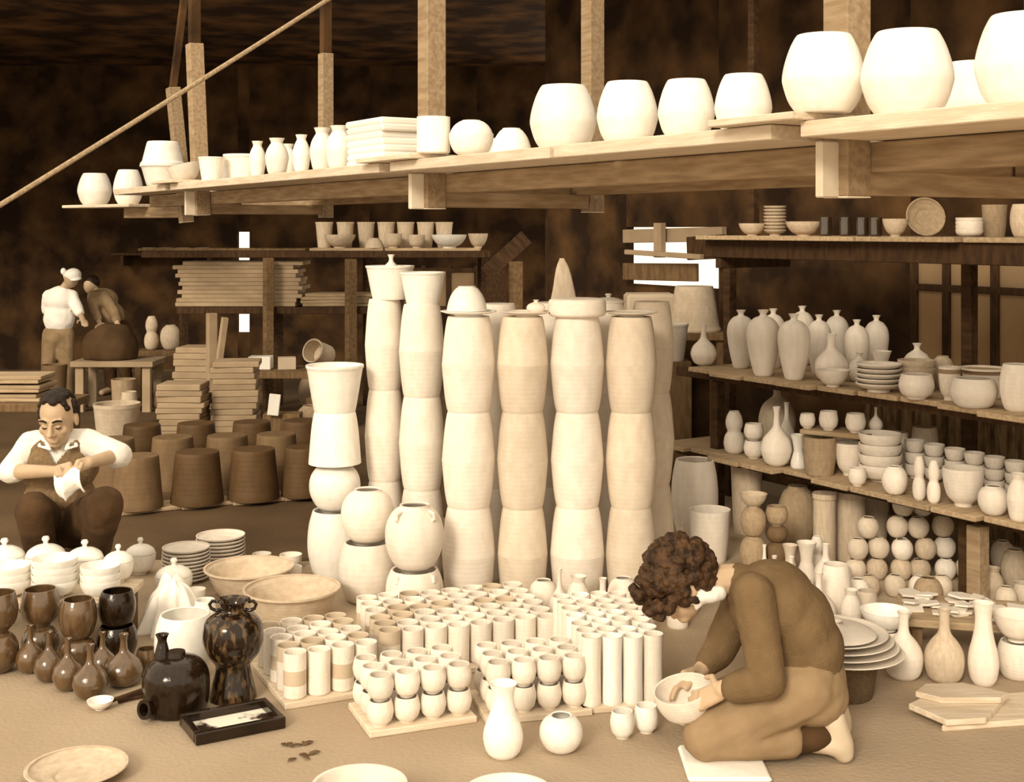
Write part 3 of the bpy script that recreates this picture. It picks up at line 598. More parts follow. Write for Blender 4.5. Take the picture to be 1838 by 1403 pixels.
for px, py, kind, w, h, t in [(1390, 1062, 'long_bottle', 30, 62, 'leftmost'), (1420, 1072, 'long_bottle', 34, 70, 'second'), (1448, 1046, 'waist_vase', 36, 70, 'with flared lip, third'),
                              (1482, 1060, 'long_bottle', 42, 80, 'with broad body, fourth'), (1445, 1100, 'globe_jar', 42, 56, 'round, near her back'), (1500, 1110, 'barrel_jar', 54, 92, 'tall, right behind her back'),
                              (1512, 1066, 'round_cup', 34, 46, 'cup-like, near the pipes')]:
    gpot('floor_vase', kind, 'bisque', px, py, w, h, 'pale vessel in the cluster behind her shoulder, '+t, 'vase')
for px, py, kind, w, h, m, t in [(1404, 1100, 'globe_jar', 34, 44, 'bisque', 'tiny round jar'), (1418, 1036, 'waist_vase', 28, 56, 'bisque_warm', 'small waisted vase'), (1466, 1030, 'gourd', 28, 66, 'bisque', 'small gourd vase'),
                                  (1540, 1092, 'globe_jar', 42, 50, 'bisque', 'globe jar right of the tall one'), (1556, 1116, 'barrel_jar', 40, 52, 'bisque_warm', 'tan barrel pot'),
                                  (1528, 1132, 'shoulder_vase', 38, 70, 'bisque', 'shouldered vase above the plates'), (1372, 1050, 'globe_bottle', 28, 70, 'bisque', 'slim bottle at the far left')]:
    gpot('floor_vase', kind, m, px, py, w, h, 'pale ware crowded behind her back, '+t, 'vase')
for px, py, kind, w, h, t in [(1800, 1030, 'globe_jar', 42, 56, 'rear globe'), (1838, 1090, 'round_cup', 40, 40, 'cup at the picture edge'), (1806, 1098, 'globe_jar', 38, 42, 'round jar by the sherds')]:
    gpot('floor_pot', kind, 'bisque_warm', px, py, w, h, 'small tan pot under the rack at far right, '+t, 'pot')
gpot('floor_vase', 'globe_bottle', 'bisque', 1470, 1130, 60, 96, 'pale globe bottle just behind the plate pile', 'bottle')
# heap of globe jars under the rack
HG = 'globe jars heaped below the rack'; n = 0
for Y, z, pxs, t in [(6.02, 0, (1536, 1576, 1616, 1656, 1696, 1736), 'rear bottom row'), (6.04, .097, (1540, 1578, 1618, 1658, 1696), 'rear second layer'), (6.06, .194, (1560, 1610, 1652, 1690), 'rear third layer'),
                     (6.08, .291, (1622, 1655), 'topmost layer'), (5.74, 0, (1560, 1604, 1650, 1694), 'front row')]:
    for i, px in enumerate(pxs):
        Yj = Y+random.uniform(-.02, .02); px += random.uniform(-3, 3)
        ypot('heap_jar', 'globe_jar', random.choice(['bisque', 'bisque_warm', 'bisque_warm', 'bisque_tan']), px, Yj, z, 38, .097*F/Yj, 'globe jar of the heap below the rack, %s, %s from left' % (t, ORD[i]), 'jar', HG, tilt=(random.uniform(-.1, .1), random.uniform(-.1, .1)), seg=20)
ypot('heap_jar', 'flared_pot', 'bisque_tan', 1574, 6.62, .0, 46, 120, 'tall tan pot standing at the left of the jar heap', 'pot')
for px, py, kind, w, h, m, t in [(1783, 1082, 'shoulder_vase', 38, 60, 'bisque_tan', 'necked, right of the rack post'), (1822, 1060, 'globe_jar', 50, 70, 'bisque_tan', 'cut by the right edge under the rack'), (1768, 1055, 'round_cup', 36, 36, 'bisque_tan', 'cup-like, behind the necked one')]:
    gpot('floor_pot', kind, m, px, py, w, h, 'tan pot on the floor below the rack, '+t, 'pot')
# plate pile on a wicker basket, and the right foreground
bk = gpot('basket', 'bucket', 'wicker', 1512, 1262, 128, 66, 'dark wicker basket under the large plates', 'basket')
zb = bk.scale.z; bx_, by_ = bk.location.x, bk.location.y; k = by_/F
for i in range(4):
    pot('large_plate', 'plate', 'bisque', (bx_-.012*i, by_+.01*i, zb+i*.019), (214-i*4)*k, .030, 'large pale plate on the basket, %s from bottom' % ORD[i], 'plate', 'large plates piled on the basket', seg=40, t=.03)
pot('knob_lid', 'lid', 'bisque', (bx_-.03, by_, zb+.086), 150*k, .055, 'domed pale lid with a knob on the large plates', 'lid')
gpot('bottle', 'long_bottle', 'bisque', 1622, 1224, 68, 118, 'pale long-necked bottle standing on the floor beside the plates', 'bottle')
gpot('white_bowl', 'bowl', 'white_slip', 1590, 1140, 90, 36, 'bright white bowl raised above the long-necked bottle', 'bowl', z=.13)
ypot('bowl_support', 'barrel_jar', 'bisque', 1590, F*(H-.13)/(1140-YH)+.36*90*4.79/F, 0, 60, .13*F/(F*(H-.13)/(1140-YH)+.36*90*4.79/F), 'pale squat jar carrying the bright white bowl', 'jar')
ypot('dark_jar', 'globe_jar', 'clay_tan', 1666, 5.52, 0, 52, 62, 'tan-brown globe jar behind the long-necked bottle', 'jar')
gpot('bottle', 'long_bottle', 'bisque_tan', 1695, 1230, 70, 128, 'broad pale bottle standing behind the floor slabs', 'bottle')
gpot('vase', 'pear_vase', 'bisque', 1765, 1234, 54, 146, 'tall pear-shaped vase behind the floor slabs', 'vase')
stack(1826, 1226, [('jar', 'barrel_jar', 'bisque', 70, 66, False, 'pale jar under a bowl at the right picture edge', 'jar'), ('bowl', 'bowl', 'bisque', 84, 48, False, 'pale bowl on a jar at the right picture edge', 'bowl')])
# low stand with sherds
p = G(1752, 1172); ls = box('low_stand', 'plank', (.56, .36, .03), (W(1752, 1110, 4.98).x, 5.0, .145), (0, 0, -.25)); tag(ls, 'low plank stand strewn with sherds below the rack', 'stand')
for dx in (-.22, .22):
    for dy in (-.12, .12): box('leg', 'wood_mid', (.04, .04, .13), (dx, dy, -.08), parent=ls)
random.seed(3)
for i in range(26):
    a = random.uniform(-.25, .25); b_ = random.uniform(-.14, .14); lay = i % 3
    bm = bmesh.new(); n = random.randint(4, 6); r = random.uniform(.03, .06)
    vs = [(r*random.uniform(.7, 1)*math.cos(2*math.pi*q/n), r*random.uniform(.7, 1)*math.sin(2*math.pi*q/n)) for q in range(n)]
    lo = [bm.verts.new((x, y, -.004)) for x, y in vs]; hi = [bm.verts.new((x, y, .004)) for x, y in vs]
    bm.faces.new(lo[::-1]); bm.faces.new(hi)
    for q in range(n): bm.faces.new((lo[q], lo[(q+1) % n], hi[(q+1) % n], hi[q]))
    c, s_ = math.cos(-.25), math.sin(-.25)
    o = link('sherd', to_mesh('sherd', bm, 'bisque'), None, (ls.location.x+a*c-b_*s_, ls.location.y+a*s_+b_*c, .167+lay*.011), (random.uniform(-.15, .15), random.uniform(-.15, .15), random.uniform(0, 6)))
    tag(o, 'pale flat potsherd lying on the low plank stand', 'sherd', 'sherds on the low stand')
# floor slabs
def slab(pts, z0, z1, m, name, label):
    bm = bmesh.new(); q = [G(x, y, z1) for x, y in pts]; c = sum(q, Vector())/len(q)
    lo = [bm.verts.new((v.x-c.x, v.y-c.y, z0)) for v in q]; hi = [bm.verts.new((v.x-c.x, v.y-c.y, z1)) for v in q]
    bm.faces.new(lo[::-1]); bm.faces.new(hi); n = len(q)
    for i in range(n): bm.faces.new((lo[i], lo[(i+1) % n], hi[(i+1) % n], hi[i]))
    bmesh.ops.recalc_face_normals(bm, faces=bm.faces); bmesh.ops.bevel(bm, geom=list(bm.edges), offset=.004, segments=1, affect='EDGES')
    return tag(link(name, to_mesh(name, bm, m), None, (c.x, c.y, 0)), label, 'slab')
slab([(1690, 1302), (1850, 1290), (1850, 1240), (1720, 1250)], 0, .022, 'plank_pale', 'floor_slab', 'lowest pale slab on the floor at the right')
slab([(1630, 1262), (1665, 1245), (1805, 1250), (1770, 1288), (1700, 1292)], .0225, .044, 'plank_pale', 'floor_slab', 'middle pale slab with a broken outline')
slab([(1642, 1240), (1660, 1226), (1728, 1224), (1812, 1243), (1796, 1252), (1690, 1252)], .0445, .066, 'plank_pale', 'floor_slab', 'topmost pale slab lying askew')
# ================================================================ WARE BOARDS ON THE FLOOR, CENTRE
random.seed(11)
def ROWN(i, n): return 'front row' if i == 0 else ('back row' if i == n-1 else ORD[i]+' row')
def floor_board(name, c, a, b, la, lb, label, z=.0):
    o = box(name, 'plank_pale', (la, lb, .022), (c.x, c.y, z+.011), (0, 0, math.atan2(a.y, a.x)), bev=.003)
    return tag(o, label, 'board')
def grid(name, kinds, o0, a, b, na, nr, dx, dy, w, h, text, cat, group, z=.022, jit=.10, mats=('bisque',), layers=1, flip2=False, seg=22):
    for r in range(nr):
        for c in range(na):
            for l in range(layers):
                p = o0 + a*(c*dx) + b*(r*dy); p = Vector((p.x+random.uniform(-1, 1)*jit*(dx-w)*.5, p.y+random.uniform(-1, 1)*jit*(dy-w)*.5, z+l*h))
                lay = '' if layers == 1 else (', lower cup' if l == 0 else ', upper cup')
                pot(name, random.choice(kinds), random.choice(mats), p, w*random.uniform(.97, 1.0), h if layers > 1 else h*random.uniform(.97, 1.02),
                    '%s, %s, %s from left%s' % (text, ROWN(r, nr), ORD[c], lay), cat, group, seg=seg, t=.10)
def v2(p): return Vector((p.x, p.y))
# left board of tall cups
a = Vector((.90, .43)).normalized(); b = Vector((-a.y, a.x))
o0 = v2(G(535, 1268)) + b*.04
w = .082
floor_board('floor_board', o0 + a*(1.5*.0865) + b*(2*.088), a, b, .36, .46, 'pale board under the left cluster of tall cups')
grid('tall_cup', ['cup'], o0, a, b, 4, 5, .0865, .088, w, .158, 'tall pale cup on the left floor board', 'cup', 'tall cups on the left floor board', mats=('bisque', 'bisque_dip', 'bisque_dip_top'))
# middle board of banded cups
a = Vector((.955, .295)).normalized(); b = Vector((-a.y, a.x))
o1 = v2(G(704, 1222)) + b*.05
floor_board('floor_board', o1 + a*(3.5*.0875) + b*(2.5*.09), a, b, .73, .56, 'pale board under the broad middle cluster of banded cups')
grid('banded_cup', ['cup'], o1, a, b, 8, 6, .0875, .09, .083, .150, 'banded cup on the middle floor board', 'cup', 'banded cups on the middle floor board', mats=('bisque', 'bisque_dip', 'bisque_dip_top', 'bisque'))
# right board of slim tubes
a = Vector((.985, .17)).normalized(); b = Vector((-a.y, a.x))
o2 = v2(G(1066, 1282)) + b*.04
floor_board('floor_board', o2 + a*(1.5*.0735) + b*(3*.082), a, b, .30, .56, 'pale board under the slim tall tubes')
grid('slim_tube', ['tube_cup'], o2, a, b, 4, 7, .0735, .082, .069, .232, 'slim tall tube beside the kneeling person', 'vase', 'slim tubes packed on the floor', mats=('bisque', 'bisque', 'white_slip'))
# front boards of stacked round cups
a = Vector((.93, .37)).normalized(); b = Vector((-a.y, a.x))
o3 = v2(G(690, 1322)) + b*.05
floor_board('floor_board', o3 + a*(1.5*.091) + b*(1*.09), a, b, .37, .28, 'pale board under the stacked round cups, front left')
grid('round_cup', ['round_cup'], o3, a, b, 4, 3, .091, .091, .089, .083, 'round cup on the front left board', 'cup', 'round cups on the front left board', layers=2)
a = Vector((.97, .24)).normalized(); b = Vector((-a.y, a.x))
o4 = v2(G(900, 1300)) + b*.05
floor_board('floor_board', o4 + a*(1.5*.089) + b*(1*.09), a, b, .37, .28, 'pale board under the stacked round cups, front middle')
grid('round_cup', ['round_cup'], o4, a, b, 4, 3, .089, .09, .087, .086, 'round cup on the front middle board', 'cup', 'round cups on the front middle board', layers=2)
# single pieces in front
gpot('pear_vase', 'pear_vase', 'white_slip', 903, 1366, 72, 130, 'pale pear-shaped vase standing alone in the foreground', 'vase')
gpot('round_pot', 'globe_jar', 'white_slip', 1007, 1358, 78, 64, 'squat round pale pot alone in the foreground', 'pot')
gpot('small_cup', 'round_cup', 'white_slip', 1117, 1329, 44, 48, 'small white cup in front of the tubes, left of two', 'cup')
gpot('small_cup', 'round_cup', 'white_slip', 1160, 1319, 44, 48, 'small white cup in front of the tubes, right of two', 'cup')
# pieces between the boards and the jar columns
for px, py, kind, w, h, t in [(858, 1108, 'round_cup', 40, 50, 'small round jar before the dome column'), (975, 1112, 'globe_jar', 54, 66, 'globe jar before the column left of the disc'),
                              (1004, 1128, 'globe_bottle', 40, 104, 'slim-necked bottle before the disc column'), (1038, 1122, 'shoulder_vase', 44, 84, 'shouldered vase before the disc column'),
                              (1082, 1130, 'long_bottle', 44, 88, 'long-necked bottle before the rightmost column'), (1118, 1108, 'globe_jar', 56, 66, 'globe jar before the rightmost column'),
                              (1152, 1142, 'globe_bottle', 48, 98, 'slim-necked bottle under the person\'s hair'), (908, 1104, 'bowl', 58, 30, 'wide bowl behind the banded cups'),
                              (806, 1108, 'squat_bottle', 30, 40, 'tiny bottle before the biggest globe jar'), (1216, 1128, 'tube_cup', 38, 86, 'upright cylinder under the person\'s face')]:
    gpot('floor_pot', kind, 'bisque', px, py, w, h, 'pale '+t, 'pot')
# pieces half cut by the bottom edge
gpot('shallow_bowl', 'bowl', 'bisque', 645, 1500, 172, 66, 'shallow bowl cut off by the bottom picture edge, left', 'bowl', seg=40)
gpot('shallow_bowl', 'bowl', 'bisque', 912, 1510, 164, 62, 'shallow bowl cut off by the bottom picture edge, right', 'bowl', seg=40)
gpot('round_tray', 'plate', 'bisque_tan', 138, 1422, 178, 22, 'round flat tan tray on the ground at bottom left', 'tray', seg=40)
# basins
gpot('basin', 'basin', 'bisque_tan', 447, 1078, 160, 46, 'wide tan basin, rear of two, left of the short columns', 'basin', seg=40, t=.05)
gpot('basin', 'basin', 'bisque_tan', 524, 1130, 174, 58, 'wide tan basin, front of two, left of the short columns', 'basin', seg=40, t=.05)
# plate piles
def pile(px, py, w, n, th, kind, m, text, cat, group):
    Yf = F*H/(py-YH); wm = w*Yf/F; Y = Yf+.4*wm; wm = w*Y/F; h = th*Y/F
    for i in range(n): pot('plate', kind, m, ((px-CX)*Y/F, Y, i*h*1.02), wm*random.uniform(.97, 1), h*1.6, text % ORD[i], cat, group, t=.04)
P['ring_plate'] = ([(.62, 0), (.66, .20), (.92, .52), (1, .80), (1, 1)], True)
pile(334, 1050, 86, 9, 6.2, 'ring_plate', 'bisque', 'pale plate of the left plate pile, %s from bottom', 'plate', 'left plate pile')
pile(396, 1022, 88, 8, 6.2, 'ring_plate', 'bisque', 'pale plate of the right plate pile, %s from bottom', 'plate', 'right plate pile')
for px, py, w, h, t in [(490, 1032, 36, 22, 'left'), (522, 1022, 40, 24, 'rear'), (524, 1046, 36, 26, 'front'), (470, 1020, 34, 24, 'back left')]:
    gpot('small_bowl', 'tea_cup', 'bisque', px, py, w, h, 'small pale bowl in the group behind the basins, '+t, 'bowl')
# dry leaves on the ground
random.seed(5)
for i in range(9):
    p = G(random.uniform(508, 566), random.uniform(1330, 1366)); bm = bmesh.new(); r = random.uniform(.012, .022)
    pts = [(-r, 0, .002), (-r*.3, r*.45, .006), (r*.5, r*.35, .008), (r*1.2, 0, .003), (r*.5, -r*.4, .007), (-r*.3, -r*.4, .005)]
    vs = [bm.verts.new(q) for q in pts]; v2_ = [bm.verts.new((q[0], q[1], q[2]+.0015)) for q in pts]
    bm.faces.new(vs[::-1]); bm.faces.new(v2_)
    for q in range(6): bm.faces.new((vs[q], vs[(q+1) % 6], v2_[(q+1) % 6], v2_[q]))
    tag(link('dry_leaf', to_mesh('dry_leaf', bm, 'leaf'), None, p, (0, 0, random.uniform(0, 6))), 'dark dry leaf scrap lying right of the black tray', 'leaf', 'leaf scraps on the ground')
# ================================================================ GLAZED WARE AT THE LEFT
for i, (px, py, w, h) in enumerate([(54, 1212, 50, 84), (88, 1228, 52, 88), (122, 1244, 54, 92), (162, 1260, 62, 96)]):
    gpot('glazed_bottle', 'globe_bottle', 'glaze_brown', px, py, w, h, 'shiny brown globe bottle with slim neck, %s from left in the front row' % ORD[i], 'bottle')
gpot('glazed_bottle', 'globe_bottle', 'glaze_brown', 222, 1238, 68, 92, 'shiny brown globe bottle right of a gap, near the ladle', 'bottle')
gpot('glazed_bottle', 'globe_bottle', 'glaze_brown', 184, 1220, 48, 80, 'shiny brown bottle standing behind the front row', 'bottle')
def gstack(px, py, rows):
    return stack(px, py, rows)
gstack(72, 1192, [('glazed_jar', 'globe_jar', 'glaze_brown', 66, 62, False, 'brown glazed jar under a jar, second stack from left', 'jar'), ('glazed_jar', 'round_cup', 'glaze_brown', 68, 66, False, 'brown glazed open jar topping the second stack from left', 'jar')])
gstack(-4, 1214, [('glazed_jar', 'globe_jar', 'glaze_brown', 72, 72, False, 'brown glazed jar at the far left, bottom of its stack', 'jar'), ('glazed_jar', 'round_cup', 'glaze_brown', 70, 70, False, 'brown glazed jar at the far left, top of its stack', 'jar')])
gstack(140, 1204, [('glazed_jar', 'globe_jar', 'glaze_brown', 64, 54, False, 'brown glazed jar under the dark-lipped one', 'jar'), ('glazed_jar', 'barrel_jar', 'glaze_brown', 66, 68, False, 'shiny brown jar with a wide dark lip', 'jar')])
gstack(210, 1190, [('black_jar', 'barrel_jar', 'glaze_black', 72, 60, False, 'black glazed jar, lower of the two behind the bottles', 'jar'), ('black_jar', 'barrel_jar', 'glaze_black', 66, 62, False, 'black glazed jar, upper of the two behind the bottles', 'jar')])
gpot('glazed_jar', 'round_cup', 'glaze_brown', 264, 1216, 40, 48, 'small brown glazed cup left of the black keg', 'cup')
# white wide-mouthed vessel and cloth
gpot('white_crock', 'barrel_jar', 'white_slip', 332, 1226, 108, 112, 'dazzling white wide-mouthed crock behind the black vase', 'crock', t=.06)
gpot('white_jar', 'round_cup', 'white_slip', 368, 1140, 40, 60, 'small white jar right of the draped cloth', 'jar')
def cloth(name, m, c, sx, sy, sz, label, cat, seed=0):     # cloth gathered over something: pointed folds running down to the hem
    bm = bmesh.new(); nu, nv = 64, 26; rows = []
    for j in range(nv+1):
        t = j/nv; row = []
        for i in range(nu):
            a = 2*math.pi*i/nu; fold = .16*t*math.sin(a*9+3*noise.noise(Vector((math.cos(a)*2+seed, math.sin(a)*2, t))))
            fold += .12*noise.noise(Vector((math.cos(a)*3+seed, math.sin(a)*3, t*3)))
            r = (.10+.90*t**.55)*(1+fold); zz = (1-t**1.5)*(1+.25*noise.noise(Vector((math.cos(a)*1.5+seed, math.sin(a)*1.5, t*2)))) 
            row.append(bm.verts.new((r*math.cos(a)*sx, r*math.sin(a)*sy, max(zz, 0)*sz)))
        rows.append(row)
    for j in range(nv):
        for i in range(nu): bm.faces.new((rows[j][i], rows[j+1][i], rows[j+1][(i+1) % nu], rows[j][(i+1) % nu]))
    bm.faces.new(rows[0]); bm.faces.new(rows[-1][::-1]); bmesh.ops.recalc_face_normals(bm, faces=bm.faces)
    return tag(link(name, to_mesh(name, bm, m, True, 180), None, c), label, cat)
p = G(292, 1150); cloth('cloth_bundle', 'cloth_white', (p.x, p.y+.14, .0), .12, .12, .215, 'white cloth bundle with deep folds among the white wares', 'cloth', 3)
# white lidded wares
def lidded(px, py, w, h, hl, label, z=0.0):
    Yf = F*(H-z)/(py-YH); wm = w*Yf/F; Y = Yf+.36*wm; k = Y/F
    root = empty('lidded_bowl', ((px-CX)*k, Y, z)); tag(root, label, 'lidded bowl')
    pot('bowl_body', 'deep_bowl', 'white_slip', (0, 0, 0), w*k, h*k, None, None, parent=root)
    pot('bowl_lid', 'lid', 'white_slip', (0, 0, h*k), w*k*.98, hl*k, None, None, parent=root)
    return root
lt = box('low_table', 'plank_pale', (.74, .33, .03), (W(72, 0, 5.145).x, 5.145, .185)); tag(lt, 'low plank table of white wares before the seated man', 'table')
for dx in (-.33, .33):
    for dy in (-.13, .13): box('leg', 'wood_mid', (.04, .04, .17), (dx, dy, -.10), parent=lt)
for px, py, w, h, hl, t in [(8, 1047, 72, 42, 32, 'at the far left edge'), (82, 1047, 70, 44, 34, 'second from the left edge'), (152, 1047, 66, 40, 32, 'in front of the seated man, right'),
                            (212, 1048, 54, 36, 30, 'at the right end of the low table')]:
    lidded(px, py, w, h, hl, 'white lidded bowl with a knob, '+t, .2)
lidded(312, 1082, 66, 42, 32, 'white lidded bowl with a knob, on the ground below the left plate pile')
lidded(252, 1034, 54, 36, 28, 'white lidded bowl with a knob, rear right by the plate piles')
for j, (px, w, n) in enumerate([(14, 78, 3), (98, 80, 4), (180, 70, 3)]):
    Y = 5.06; k = Y/F
    for i in range(n): pot('white_bowl', 'deep_bowl', 'white_slip', ((px-CX)*k, Y, .2+i*13*k), w*k, 30*k, 'white bowl of the nested pile, %s pile from left, %s from bottom' % (ORD[j], ORD[i]), 'bowl', 'nested white bowls', t=.04)
for px, py, kind, w, h, t in [(338, 1108, 'tea_cup', 36, 26, 'right of the draped cloth'), (352, 1086, 'tea_cup', 34, 26, 'below the left plate pile')]:
    if t: gpot('white_cup', kind, 'white_slip', px, py, w, h, 'small white cup '+t, 'cup')
# black vase with handles
bv = gpot('black_vase', 'black_vase', 'glaze_flower', 418, 1266, 108, 176, 'tall black glazed vase with brushed plants and handles', 'vase', seg=40)
bv.rotation_euler.z = 0
for sgn in (-1, 1):
    S = bv.scale; bm = bmesh.new(); c0 = sgn*.40*S.x; z0 = .905*S.z
    tube(bm, [(c0, 0, z0), (c0+sgn*.016, 0, z0-.006), (c0+sgn*.034, 0, z0+.002), (c0+sgn*.040, 0, z0+.016), (c0+sgn*.030, 0, z0+.028), (c0+sgn*.012, 0, z0+.026)], .006, 10)
    for v in bm.verts: v.co = Vector((v.co.x/S.x, v.co.y/S.y, v.co.z/S.z))
    link('handle', to_mesh('handle', bm, 'glaze_black', True), bv)
# black keg with a spigot
kg = gpot('black_keg', 'keg', 'glaze_black', 316, 1292, 118, 108, 'black glazed keg with a neck and a round spigot low at front', 'keg', seg=40)
kg.rotation_euler.z = 0
bm = bmesh.new(); lathe_into(bm, [(.30, 0), (.30, .2), (.20, .6), (.16, .8), (.24, 1)], True, 20, .06)
nk = link('neck', to_mesh('neck', bm, 'glaze_black', True), kg, (-.42, 0, .80), scale=(.85, .85, .48))
bm = bmesh.new(); lathe_into(bm, [(1, 0), (1, .5), (1.15, .8), (1.15, 1)], True, 20, .4)
sp_ = link('spigot', to_mesh('spigot', bm, 'glaze_black', True), kg, (-.50, -.72, .16), (math.radians(78), 0, -.45), (.22, .14, .42))
# black tray with white pattern
tc = [G(312, 1300), G(470, 1276), G(521, 1302), G(362, 1341)]; c = sum(tc, Vector())/4
tr = empty('lacquer_tray', (c.x, c.y, 0)); tag(tr, 'black rectangular tray with a white worn inside', 'tray')
ax = ((tc[1]-tc[0])+(tc[2]-tc[3]))/2; ay = ((tc[0]-tc[3])+(tc[1]-tc[2]))/2; la, lb = ax.length, ay.length; tr.rotation_euler.z = math.atan2(ax.y, ax.x)
mat('tray_inside', (0.85, 0.80, 0.70), (0.03, 0.015, 0.007), 0.5, 7, detail=6, contrast=(.44, .50))
box('tray_floor', 'tray_inside', (la*.92, lb*.9, .008), (0, 0, .008), parent=tr, bev=0)
for s_ in (-1, 1):
    box('tray_side', 'glaze_black', (la, .022, .040), (0, s_*(lb/2-.011), .020), parent=tr, bev=.004)
    box('tray_side', 'glaze_black', (.022, lb-.046, .040), (s_*(la/2-.011), 0, .020), parent=tr, bev=.004)
# ladle and dark brushes
p = G(180, 1272); ld = empty('ladle', (p.x, p.y, 0), .55); tag(ld, 'white-bowled ladle lying on the ground before the bottles', 'ladle')
bo = pot('ladle_bowl', 'bowl', 'white_slip', (0, 0, 0), .090, .032, None, None, parent=ld, tilt=(0, 0))
bm = bmesh.new(); tube(bm, [(.04, 0, .022), (.09, .01, .026), (.19, .03, .036)], [.008, .007, .006], 8); link('ladle_handle', to_mesh('ladle_handle', bm, 'wood_dark', True), ld)
for i in range(2):
    bm = bmesh.new(); q = G(212+i*12, 1262-i*10); e = q+Vector((.10, .07, 0)); tube(bm, [(q.x, q.y, .007), (e.x, e.y, .007)], .0065, 8)
    tag(link('brush_stick', to_mesh('brush_stick', bm, 'wood_dark', True)), 'dark stick lying beside the ladle, '+('nearer', 'farther')[i]+' of two', 'stick')
# ================================================================ THE HALL AT THE LEFT
random.seed(21)
# dark upturned tubs on slats
for i, (px, py, w, h, m) in enumerate([(247, 916, 90, 92, 'clay_brown'), (354, 907, 94, 90, 'clay_dark'), (455, 900, 92, 88, 'clay_dark'), (543, 893, 76, 86, 'clay_dark')]):
    gpot('dark_tub', 'bucket', m, px, py, w, h, 'dark brown upturned tub in the front row, %s from left' % ORD[i], 'tub', 'dark tubs upside down', flip=True, z=.03)
for i, (px, w) in enumerate([(205, 84), (310, 86), (408, 86), (496, 84)]):
    ypot('dark_tub', 'bucket', 'clay_brown', px, 8.10+.05*i, .0, w, 92, 'dark brown upturned tub in the second row, %s from left' % ORD[i], 'tub', 'dark tubs upside down', flip=True)
for i, (px, w) in enumerate([(255, 78), (352, 80), (452, 80), (540, 80)]):
    ypot('dark_tub', 'bucket', 'clay_dark', px, 8.60+.05*i, .0, w, 90, 'dark brown upturned tub in the rear row, %s from left' % ORD[i], 'tub', 'dark tubs upside down', flip=True)
for i, (a, b_) in enumerate([((205, 926), (312, 914)), ((314, 916), (408, 905)), ((408, 908), (500, 899)), ((500, 900), (575, 892))]):
    q, e = G(*a), G(*b_); q.z = e.z = .017; q.y += .06; e.y += .06
    tag(beam('tub_slat', 'plank', q, e, .20, .022), 'pale slat on the floor under the front tubs, %s from left' % ORD[i], 'slat')
gpot('pale_bucket', 'bucket', 'bisque_tan', 210, 800, 82, 72, 'pale tapering bucket on the floor behind the seated man', 'bucket')
# slab piles
def slab_pile(px, Y, w, d, n, th, m, label, group, rz=0.0):
    z = .004
    for i in range(n):
        t = th*random.uniform(.9, 1.1)
        o = box('kiln_shelf', m, (w*random.uniform(.92, 1.04), d, t), (W(px, 0, Y).x+random.uniform(-.012, .012), Y, z+t/2), (0, 0, rz+random.uniform(-.06, .06)), bev=.006)
        tag(o, label % ORD[i], 'slab', group); z += t+.001
slab_pile(330, 9.75, .34, .30, 11, .043, 'clay_tan', 'brown kiln slab of the left floor pile, %s from bottom', 'left pile of kiln slabs')
slab_pile(424, 9.95, .34, .32, 14, .044, 'clay_tan', 'brown kiln slab of the right floor pile, %s from bottom', 'right pile of kiln slabs', .10)
slab_pile(356, 10.9, .32, .30, 12, .052, 'clay_tan', 'brown slab of the tall rear pile, %s from bottom', 'rear pile of slabs', -.08)
# rack in the hall
r2 = empty('hall_rack', (W(600, 0, 11.6).x, 11.6, 0)); tag(r2, 'dark timber rack in the hall with planks and flared pots', 'rack')
ix = Matrix.Translation(-r2.location)
def r2p(o): o.matrix_basis = ix @ o.matrix_basis; o.parent = r2; return o
def hx(px, Y=11.6): return (px-CX)*Y/F
def hz(py, Y=11.6): return H-(py-YH)*Y/F
for px, top in ((491, 1.39), (636, 1.38)): r2p(beam('post', 'wood_mid', (hx(px), 11.35, 0), (hx(px), 11.35, top), .085 if px > 600 else .075, .08))
for px, top in ((330, .89), (500, 1.39), (660, 1.38), (866, 1.38)): r2p(beam('post', 'wood_dark', (hx(px, 11.95), 11.95, 0), (hx(px, 11.95), 11.95, top), .07, .07))
for Y_ in (11.42, 11.95):
    r2p(beam('rail', 'wood_dark', (hx(318, Y_), Y_, .92), (hx(672, Y_), Y_, .92), .05, .06))
    r2p(beam('rail', 'wood_dark', (hx(255, Y_), Y_, 1.42), (hx(880, Y_), Y_, 1.42), .05, .06))
r2p(beam('brace', 'wood_dark', (hx(872, 11.3), 11.3, hz(492, 11.3)), (hx(945, 11.3), 11.3, hz(425, 11.3)), .07, .14))
r2p(beam('post', 'wood_mid', (hx(926, 11.25), 11.25, 0), (hx(926, 11.25), 11.25, 1.36), .09, .09))
r2p(beam('post', 'wood_dark', (hx(890, 11.2), 11.2, 0), (hx(890, 11.2), 11.2, 1.30), .16, .08))
tag(box('shelf_plank', 'plank', (hx(690)-hx(560), .40, .025), ((hx(560)+hx(690))/2, 11.62, 1.4625), (0, 0, .03)), 'left pot plank on top of the hall rack', 'plank')
tag(box('shelf_plank', 'plank', (hx(862)-hx(694), .40, .025), ((hx(694)+hx(862))/2, 11.62, 1.4625), (0, 0, .0)), 'right pot plank on top of the hall rack', 'plank')
tag(box('shelf_plank', 'wood_mid', (hx(552)-hx(255), .30, .022), ((hx(552)+hx(255))/2, 11.62, 1.461)), 'thin empty plank along the left of the hall rack', 'plank')
zt = 1.475
for i, px in enumerate((582, 620, 657, 693, 728, 764, 797)):
    ypot('flared_cup', 'flared_pot', 'bisque_tan', px, 11.72, zt, 32, 46, 'flared tan pot in the rear row of the hall rack, %s from left' % ORD[i], 'pot', 'flared pots on the hall rack')
